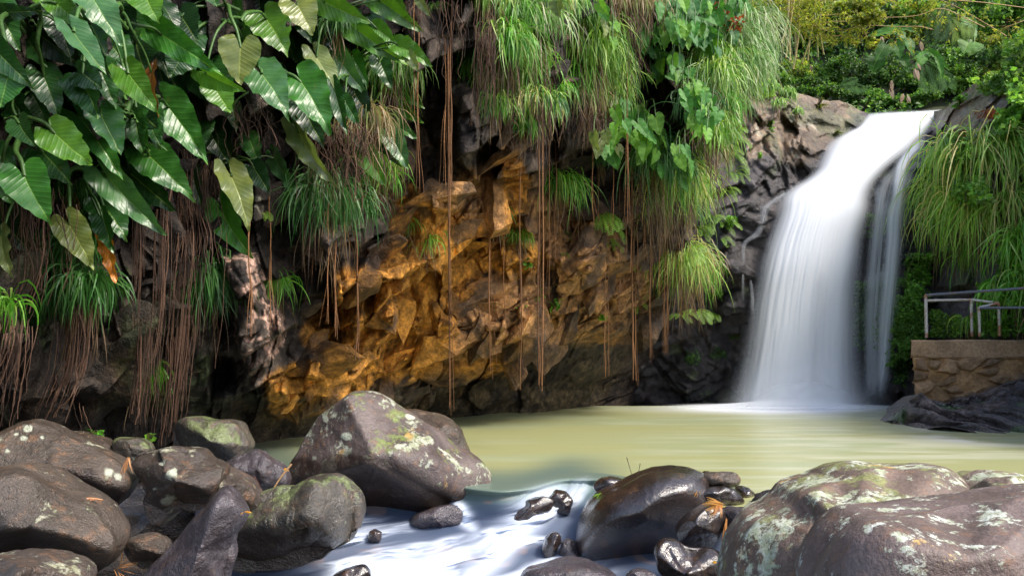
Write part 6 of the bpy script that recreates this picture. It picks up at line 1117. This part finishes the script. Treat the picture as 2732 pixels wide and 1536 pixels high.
arch([(2060, 60), (1750, 20), (1500, 0), (1280, -20), (1000, 20), (700, 10), (500, -10)], 'arching bamboo branch running along the top edge', 23.5, blob=[(960, 60, .8, 700), (800, 60, .5, 250)])
arch([(1750, 190), (1600, 120), (1450, 60), (1280, 110), (1040, 120), (860, 90), (650, 110)], 'long golden bamboo branch crossing the middle of the forest', 23.2, blob=[(980, 95, .7, 500)])
arch([(1390, 205), (1300, 185), (1150, 185), (920, 180), (700, 220), (560, 170)], 'thin bamboo branch sagging to the left below the golden one', 23.8, leaves=160)
arch([(1900, 250), (1700, 130), (1560, 50), (1400, -20)], 'bamboo branch dropping toward the top right bushes', 23.4)
arch([(940, 260), (900, 190), (850, 160), (780, 150), (640, 160), (500, 230)], 'short curved bamboo branch left of the centre', 23.9, leaves=170, blob=[(980, 290, .3, 260)])
arch([(560, 130), (640, 240), (760, 250), (900, 270)], 'drooping bamboo branch with scattered leaves beside the poles', 24.0, leaves=220)
arch([(2060, 130), (1950, 170), (1890, 190)], 'bare tipped bamboo branch at the right edge', 20.5, r=.01, leaves=30)
# large leaved plants, palm, dead leaves
def bigplant(f, leaves, Y, label, col, name='large_leaf_plant'):
    rs = np.random.RandomState(int(leaves[0][0][0])); xs_ = [l[0] for l in leaves]; cx = np.mean([x for x, y in xs_]); cy = np.mean([y for x, y in xs_])+60; px, py = Z(f, cx, cy); e = empty(name, P(px, py, Y+.5), label, 'plant', 'large leaf plants above the falls')
    for b_, t_, w in leaves:
        b2 = Z(f, *b_); t2 = Z(f, *t_); Yl = Y+rs.uniform(-.3, .3); L = math.hypot(b2[0]-t2[0], b2[1]-t2[1]); V, Fc, uv = leaf_mesh(P(*b2, Yl), P(*t2, Yl-.2), w/sc(f)/L/.82, rs.uniform(-.2, .5), .3, .25, .6, rs)
        c = np.array(col)*rs.uniform(.8, 1.2); mesh_np('leaf', V, Fc, M['leafs'], e, col=np.broadcast_to(c, V.shape), uv=uv); stalk(e, np.array(e.location), P(*b2, Yl), .015, (.06, .13, .03))
bigplant('4', [((1130, 220), (940, 215), 70), ((1180, 200), (1300, 215), 50), ((1150, 230), (1200, 300), 90), ((1140, 300), (1180, 390), 90), ((1210, 290), (1270, 370), 90), ((1060, 320), (1010, 400), 100), ((1180, 400), (1230, 460), 80), ((1000, 420), (980, 490), 90)], 24.2, 'plant with broad green leaves in the middle above the falls', (.06, .19, .03))
bigplant('4', [((1310, 385), (1440, 440), 60), ((1400, 380), (1530, 470), 50), ((1320, 400), (1290, 470), 50), ((1430, 420), (1480, 530), 50), ((1350, 380), (1270, 390), 40)], 23.9, 'plant with long bright leaves leaning right above the lip', (.08, .24, .03))
bigplant('4', [((1650, 150), (1700, 210), 60), ((1660, 200), (1700, 260), 55), ((1640, 300), (1610, 350), 90), ((1680, 310), (1650, 370), 80), ((1620, 130), (1600, 180), 50)], 24.5, 'plant of rounded pale leaves at the right of the palm', (.12, .26, .06))
def palm(f, segs, Y, label, col, L=.45):
    b = Bag(); rs = np.random.RandomState(int(segs[0][0][0])); q0 = Z(f, *segs[0][0])
    for s_ in segs:
        q = ZP(f, s_); c = spline(P(q[:, 0], q[:, 1], Y+rs.uniform(-.2, .2)), 26); V, Fc = tube(c, [.015, .005], 4); b.add(V, Fc, np.array(col)*.8); T = nrm(np.gradient(c, axis=0)); sd = nrm(np.cross(T, [0, -1, .01]))
        for i in range(2, 26):
            for g_ in (-1, 1):
                l = L*math.sin(math.pi*(i+2)/30)*rs.uniform(.8, 1.1); e = c[i]+g_*sd[i]*l*.75+T[i]*l*.5+[0, 0, -l*.45]; m = (c[i]+e)/2+[0, 0, l*.08]; w = T[i]*.018; b.add(np.array([c[i]-w*.5, m-w, e, m+w]), [[0, 1, 2, 3]], np.array(col)*rs.uniform(.7, 1.3))
    o = b.build('palm_frond', M['foliage'], origin=P(*q0, Y), smooth=False); tag(o, label, 'palm frond', 'palm fronds above the falls')
palm('4', [[(1480, 0), (1420, 100), (1390, 220), (1380, 340)], [(1490, 20), (1470, 150), (1440, 260)]], 24.0, 'dark palm fronds hanging above the middle of the slope', (.035, .10, .02))
palm('4', [[(1500, 110), (1560, 180), (1600, 280)], [(1520, 120), (1620, 160), (1680, 180)]], 24.1, 'yellow green palm fronds at the right of the hanging ones', (.16, .26, .04))
palm('4', [[(1330, 430), (1400, 480), (1430, 620)], [(1350, 430), (1480, 520), (1500, 600)], [(1330, 420), (1350, 520), (1370, 620)]], 24.0, 'drooping palm fronds low above the lip', (.05, .14, .02))
palm('4', [[(760, 600), (850, 590), (940, 610)], [(750, 610), (800, 560), (870, 540)]], 24.3, 'small palm frond low in the undergrowth left of the lip', (.05, .14, .02), .25)
for k, (x, y, L) in enumerate([(1310, 290, 80), (1100, 600, 90), (1190, 650, 70), (1270, 470, 90), (550, 450, 50), (1040, 255, 40), (1290, 440, 60), (1110, 560, 70), (1220, 660, 60)]):
    leafflat('4', x, y, L, 23.6, (.20, .125, .07), 'dead brown leaf hanging in the undergrowth, ' + ['below the arching branches right of centre', 'above the middle of the lip', 'just right above the middle of the lip', 'beneath the broad leaved plant', 'by the yellow bamboo', 'next to the broad leaves', 'above the drooping palm', 'higher above the middle of the lip', 'close over the lip'][k], 4.6, name='dead_leaf', n=3, spread=.4, asp=.35)
# understory that reads as one mass
def under():
    rs = np.random.RandomState(5); n = 42000; x = rs.uniform(0, 24, n); y = rs.uniform(24.6, 42, n)**1.0
    z = 6.9+(y-24.5)*.62+np.maximum(0, np.abs(x-9.5)-5)*.35+np.maximum(0, y-29)*.5+rs.uniform(-.2, 1.1, n)**1; p = np.stack([x, y, z], -1); k = fbm(p*.8, 3, 3) > -.15; p = p[k]
    V, Fc, c = leafquads(p, .17, DK+MD, rs, .4, .6+.8*(fbm(p*.5, 3, 9)+.5)); b = Bag(); b.add(V, Fc, c); o = b.build('undergrowth', M['foliage'], smooth=False); tag(o, 'dark leafy undergrowth covering the hillside behind the falls', 'undergrowth', None, 'stuff')
under()

# ================================================================== STONE WALL AND RAILING
WL = P(*Z('8', 1075, 905), 16.2)            # top left corner
def stone_wall():
    zt = WL[2]; x0 = WL[0]; Yf = 16.2
    e = empty('stone_wall', (x0, Yf, 0), 'rough stone retaining wall with a flat brown cap at the right of the falls', 'wall')
    nr, nc = 170, 330; u = np.linspace(0, 1, nc)[None]; v = np.linspace(0, 1, nr)[:, None]
    x = x0-.10*0+u*5.6+0*v; z = (zt-.36)+(-.6-(zt-.36))*v+0*u; y = Yf-.9*u+0*v     # wall runs slightly toward the camera
    a, b = x*3.2, z*3.9; w1 = fbm(np.stack([x*2, z*2, x*0], -1), 2, 3)*.5
    ia = np.floor(a+w1).astype(int); ib = np.floor(b+w1).astype(int); best = np.full(x.shape, 9.); second = best.copy(); idv = np.zeros(x.shape)
    for da in (-1, 0, 1):
        for db in (-1, 0, 1):
            ca, cb = ia+da, ib+db; zz = np.zeros_like(ca); d = np.hypot((a+w1-(ca+_h(ca, cb, zz, 71)))*.8, b+w1-(cb+_h(ca, cb, zz+1, 71)))*(.8+.5*_h(ca, cb, zz+2, 71)); m = d < best; second = np.where(m, best, np.minimum(second, d)); idv = np.where(m, _h(ca, cb, zz+3, 71), idv); best = np.where(m, d, best)
    edge = second-best; st = sstep(.05, .22, edge)*(idv > .25); f_ = fbm(np.stack([x*5, z*5, x*0], -1), 4, 5)
    disp = st*(.08+.08*idv)*(1-best*.6)+f_*.05+fbm(np.stack([x*1.2, z*1.2, x*0], -1), 3, 6)*.06
    low = sstep(.55, .8, v+u*-.12); disp = disp*(1-low*.5)
    # left return of the wall goes back
    V = np.stack([x, y-disp, z], -1); ret = []
    for k in range(12, 0, -1):
        q = V[:, 0].copy(); q[:, 1] = V[:, 0, 1]+k*.14; q[:, 0] *= 1+k*.14/16.2*1.15; q[:, 0] += fbm(np.stack([q[:, 2]*3, q[:, 1]*3, q[:, 0]*0], -1), 3, 8)*.06; ret.append(q)
    V = np.concatenate([np.stack(ret, 1), V], 1); pad = lambda A: np.concatenate([np.repeat(A[:, :1], 12, 1), A], 1)
    mort = np.array([.30, .18, .085]); stn = lerp(np.array([.09, .065, .048]), np.array([.28, .18, .10]), pad(idv)[..., None]); c = lerp(mort*np.ones(3), stn, (pad(st)*.85)[..., None]); c = c*(1+.35*pad(f_)[..., None])
    mo = sstep(.15, .4, pad(fbm(np.stack([x*1.5, z*2, x*0], -1), 4, 12))+.4*(pad(v+0*u)-.75)); c = lerp(c, np.array([.12, .12, .035]), (mo*.55)[..., None])
    mesh_np('masonry', V, gridf(nr, nc+12), attr_mat('masonry', .75, .6, 14), e, col=c.reshape(-1, 3))
    # cap: slab a little proud of the wall, its top is the terrace
    nx = 140; xs_ = np.linspace(-.04, 5.65, nx); prof = [(-.03, -.38), (-.075, -.34), (-.07, -.03), (-.035, 0), (3.0, .0)]; V = []
    for dy, dz in prof:
        wob = fbm(np.stack([xs_*2.2, xs_*0+dz*9, xs_*0], -1), 3, 3)*.025; V.append(np.stack([(x0+xs_)*(1+max(dy, 0)/16.2*1.1), Yf-.9*xs_/5.6+dy+wob*1.5*(dy < 1), zt+dz+(wob*1.6 if dz < -.2 else .6*wob*(dy < 1))], -1))
    V = np.array(V); c = np.full(V.shape, .0)+np.array([.30, .20, .12])*(1+.5*fbm(V*3, 3, 4))[..., None]; mesh_np('cap', V, gridf(len(prof), nx), attr_mat('cap_concrete', .85, .4, 20), e, col=c.reshape(-1, 3), smooth=False)
    b = Bag(); Vl = np.array([[x0-.04, Yf-.03, zt-.38], [x0-.04, Yf-.03, zt], [(x0-.04)*1.125, Yf+1.8, zt], [(x0-.04)*1.125, Yf+1.8, zt-.38]]); b.add(Vl, [[0, 1, 2, 3]], (.26, .18, .12)); b.build('cap_end', M['root'], e, smooth=False)
stone_wall()
def railing():
    e = empty('railing', P(*Z('8', 1170, 888), 16.35), 'rusty grey pipe railing with a blue top rail on the stone wall', 'railing')
    zt = WL[2]; steel = (.48, .47, .45); rust = (.30, .14, .08); blue = (.12, .14, .20)
    mm = attr_mat('painted_pipe', .4, .5, 26, .5)
    def rail(a, Ya, b_, Yb, r, col, nm='rail', rusty=True):
        A = P(*Z('8', *a), Ya); Bq = P(*Z('8', *b_), Yb); t = np.linspace(0, 1, 24)[:, None]; pts = A*(1-t)+Bq*t; V, Fc = tube(pts, r, 10); n = fbm(V*7, 3, 5)
        end = np.minimum(np.linalg.norm(V-A, axis=1), np.linalg.norm(V-Bq, axis=1)); m = sstep(.15, .4, n*.9+.35*(end < .10)+(.1 if nm == 'post' else 0)); c = lerp(np.array(col), np.array(rust), (m if rusty else m*.3)[:, None]); b = Bag(); b.add(V, Fc, c)
        th = np.arange(10); b2 = b; b2.add(np.vstack([V[:10], V[-10:]]), [[0, 1, 2, 3], [0, 3, 4, 5], [0, 5, 6, 7], [0, 7, 8, 9], [10, 11, 12, 13], [10, 13, 14, 15], [10, 15, 16, 17], [10, 17, 18, 19]], rust); b2.build(nm, mm, e)
    def post(x, y0, y1, Y, r=.027): rail((x, y0), Y, (x+5, y1), Y, r, steel, 'post')
    post(1158, 638, 893, 16.3, .032); post(1428, 668, 884, 16.2); post(1474, 712, 886, 15.9); post(1592, 685, 882, 15.8)
    rail((1158, 640), 16.3, (1760, 598), 14.8, .025, blue, rusty=False); rail((1165, 672), 16.3, (1430, 667), 16.2, .026, steel); rail((1430, 667), 16.2, (1592, 687), 15.8, .026, steel); rail((1474, 714), 15.9, (1592, 687), 15.8, .026, steel); rail((1474, 716), 15.9, (1780, 714), 15.3, .025, blue, rusty=False)
railing()
# rust on the post foot sits in the cap; floor behind the wall

# ------------------------------------------------------------------ camera and light
cam = bpy.data.cameras.new('camera'); co = bpy.data.objects.new('camera', cam); COL.objects.link(co); scene.camera = co
cam.sensor_width = 36; cam.lens = F/2732*36; cam.clip_end = 1000; cam.clip_start = .05
co.location = (0, 0, CAMZ); co.rotation_euler = (math.pi/2, 0, 0); cam.shift_y = (HY-768)/2732
EL, AZ = math.radians(50), math.radians(120)      # azimuth clockwise from +Y: sun to the right and behind the camera
w = bpy.data.worlds.new('World'); scene.world = w; w.use_nodes = True; nt = w.node_tree
bg = nt.nodes['Background']; sk = nt.nodes.new('ShaderNodeTexSky'); sk.sky_type = 'NISHITA'; sk.sun_disc = False
sk.sun_elevation = EL; sk.sun_rotation = AZ; sk.dust_density = 2.5; sk.air_density = 1.0; sk.ozone_density = 1.0
nt.links.new(sk.outputs[0], bg.inputs[0]); bg.inputs[1].default_value = .15
sl = bpy.data.lights.new('sun', 'SUN'); so = bpy.data.objects.new('sun', sl); COL.objects.link(so)
sl.energy = 2.1; sl.angle = math.radians(14); sl.color = (1., .93, .82)
d_ = Vector((math.sin(AZ)*math.cos(EL), math.cos(AZ)*math.cos(EL), math.sin(EL)))
so.rotation_euler = (-d_).to_track_quat('-Z', 'Y').to_euler()
scene.view_settings.view_transform = 'Standard'; scene.view_settings.look = 'None'; scene.view_settings.gamma = 1; scene.view_settings.exposure = 1.15
scene.render.engine = 'CYCLES'; scene.cycles.transparent_max_bounces = 24
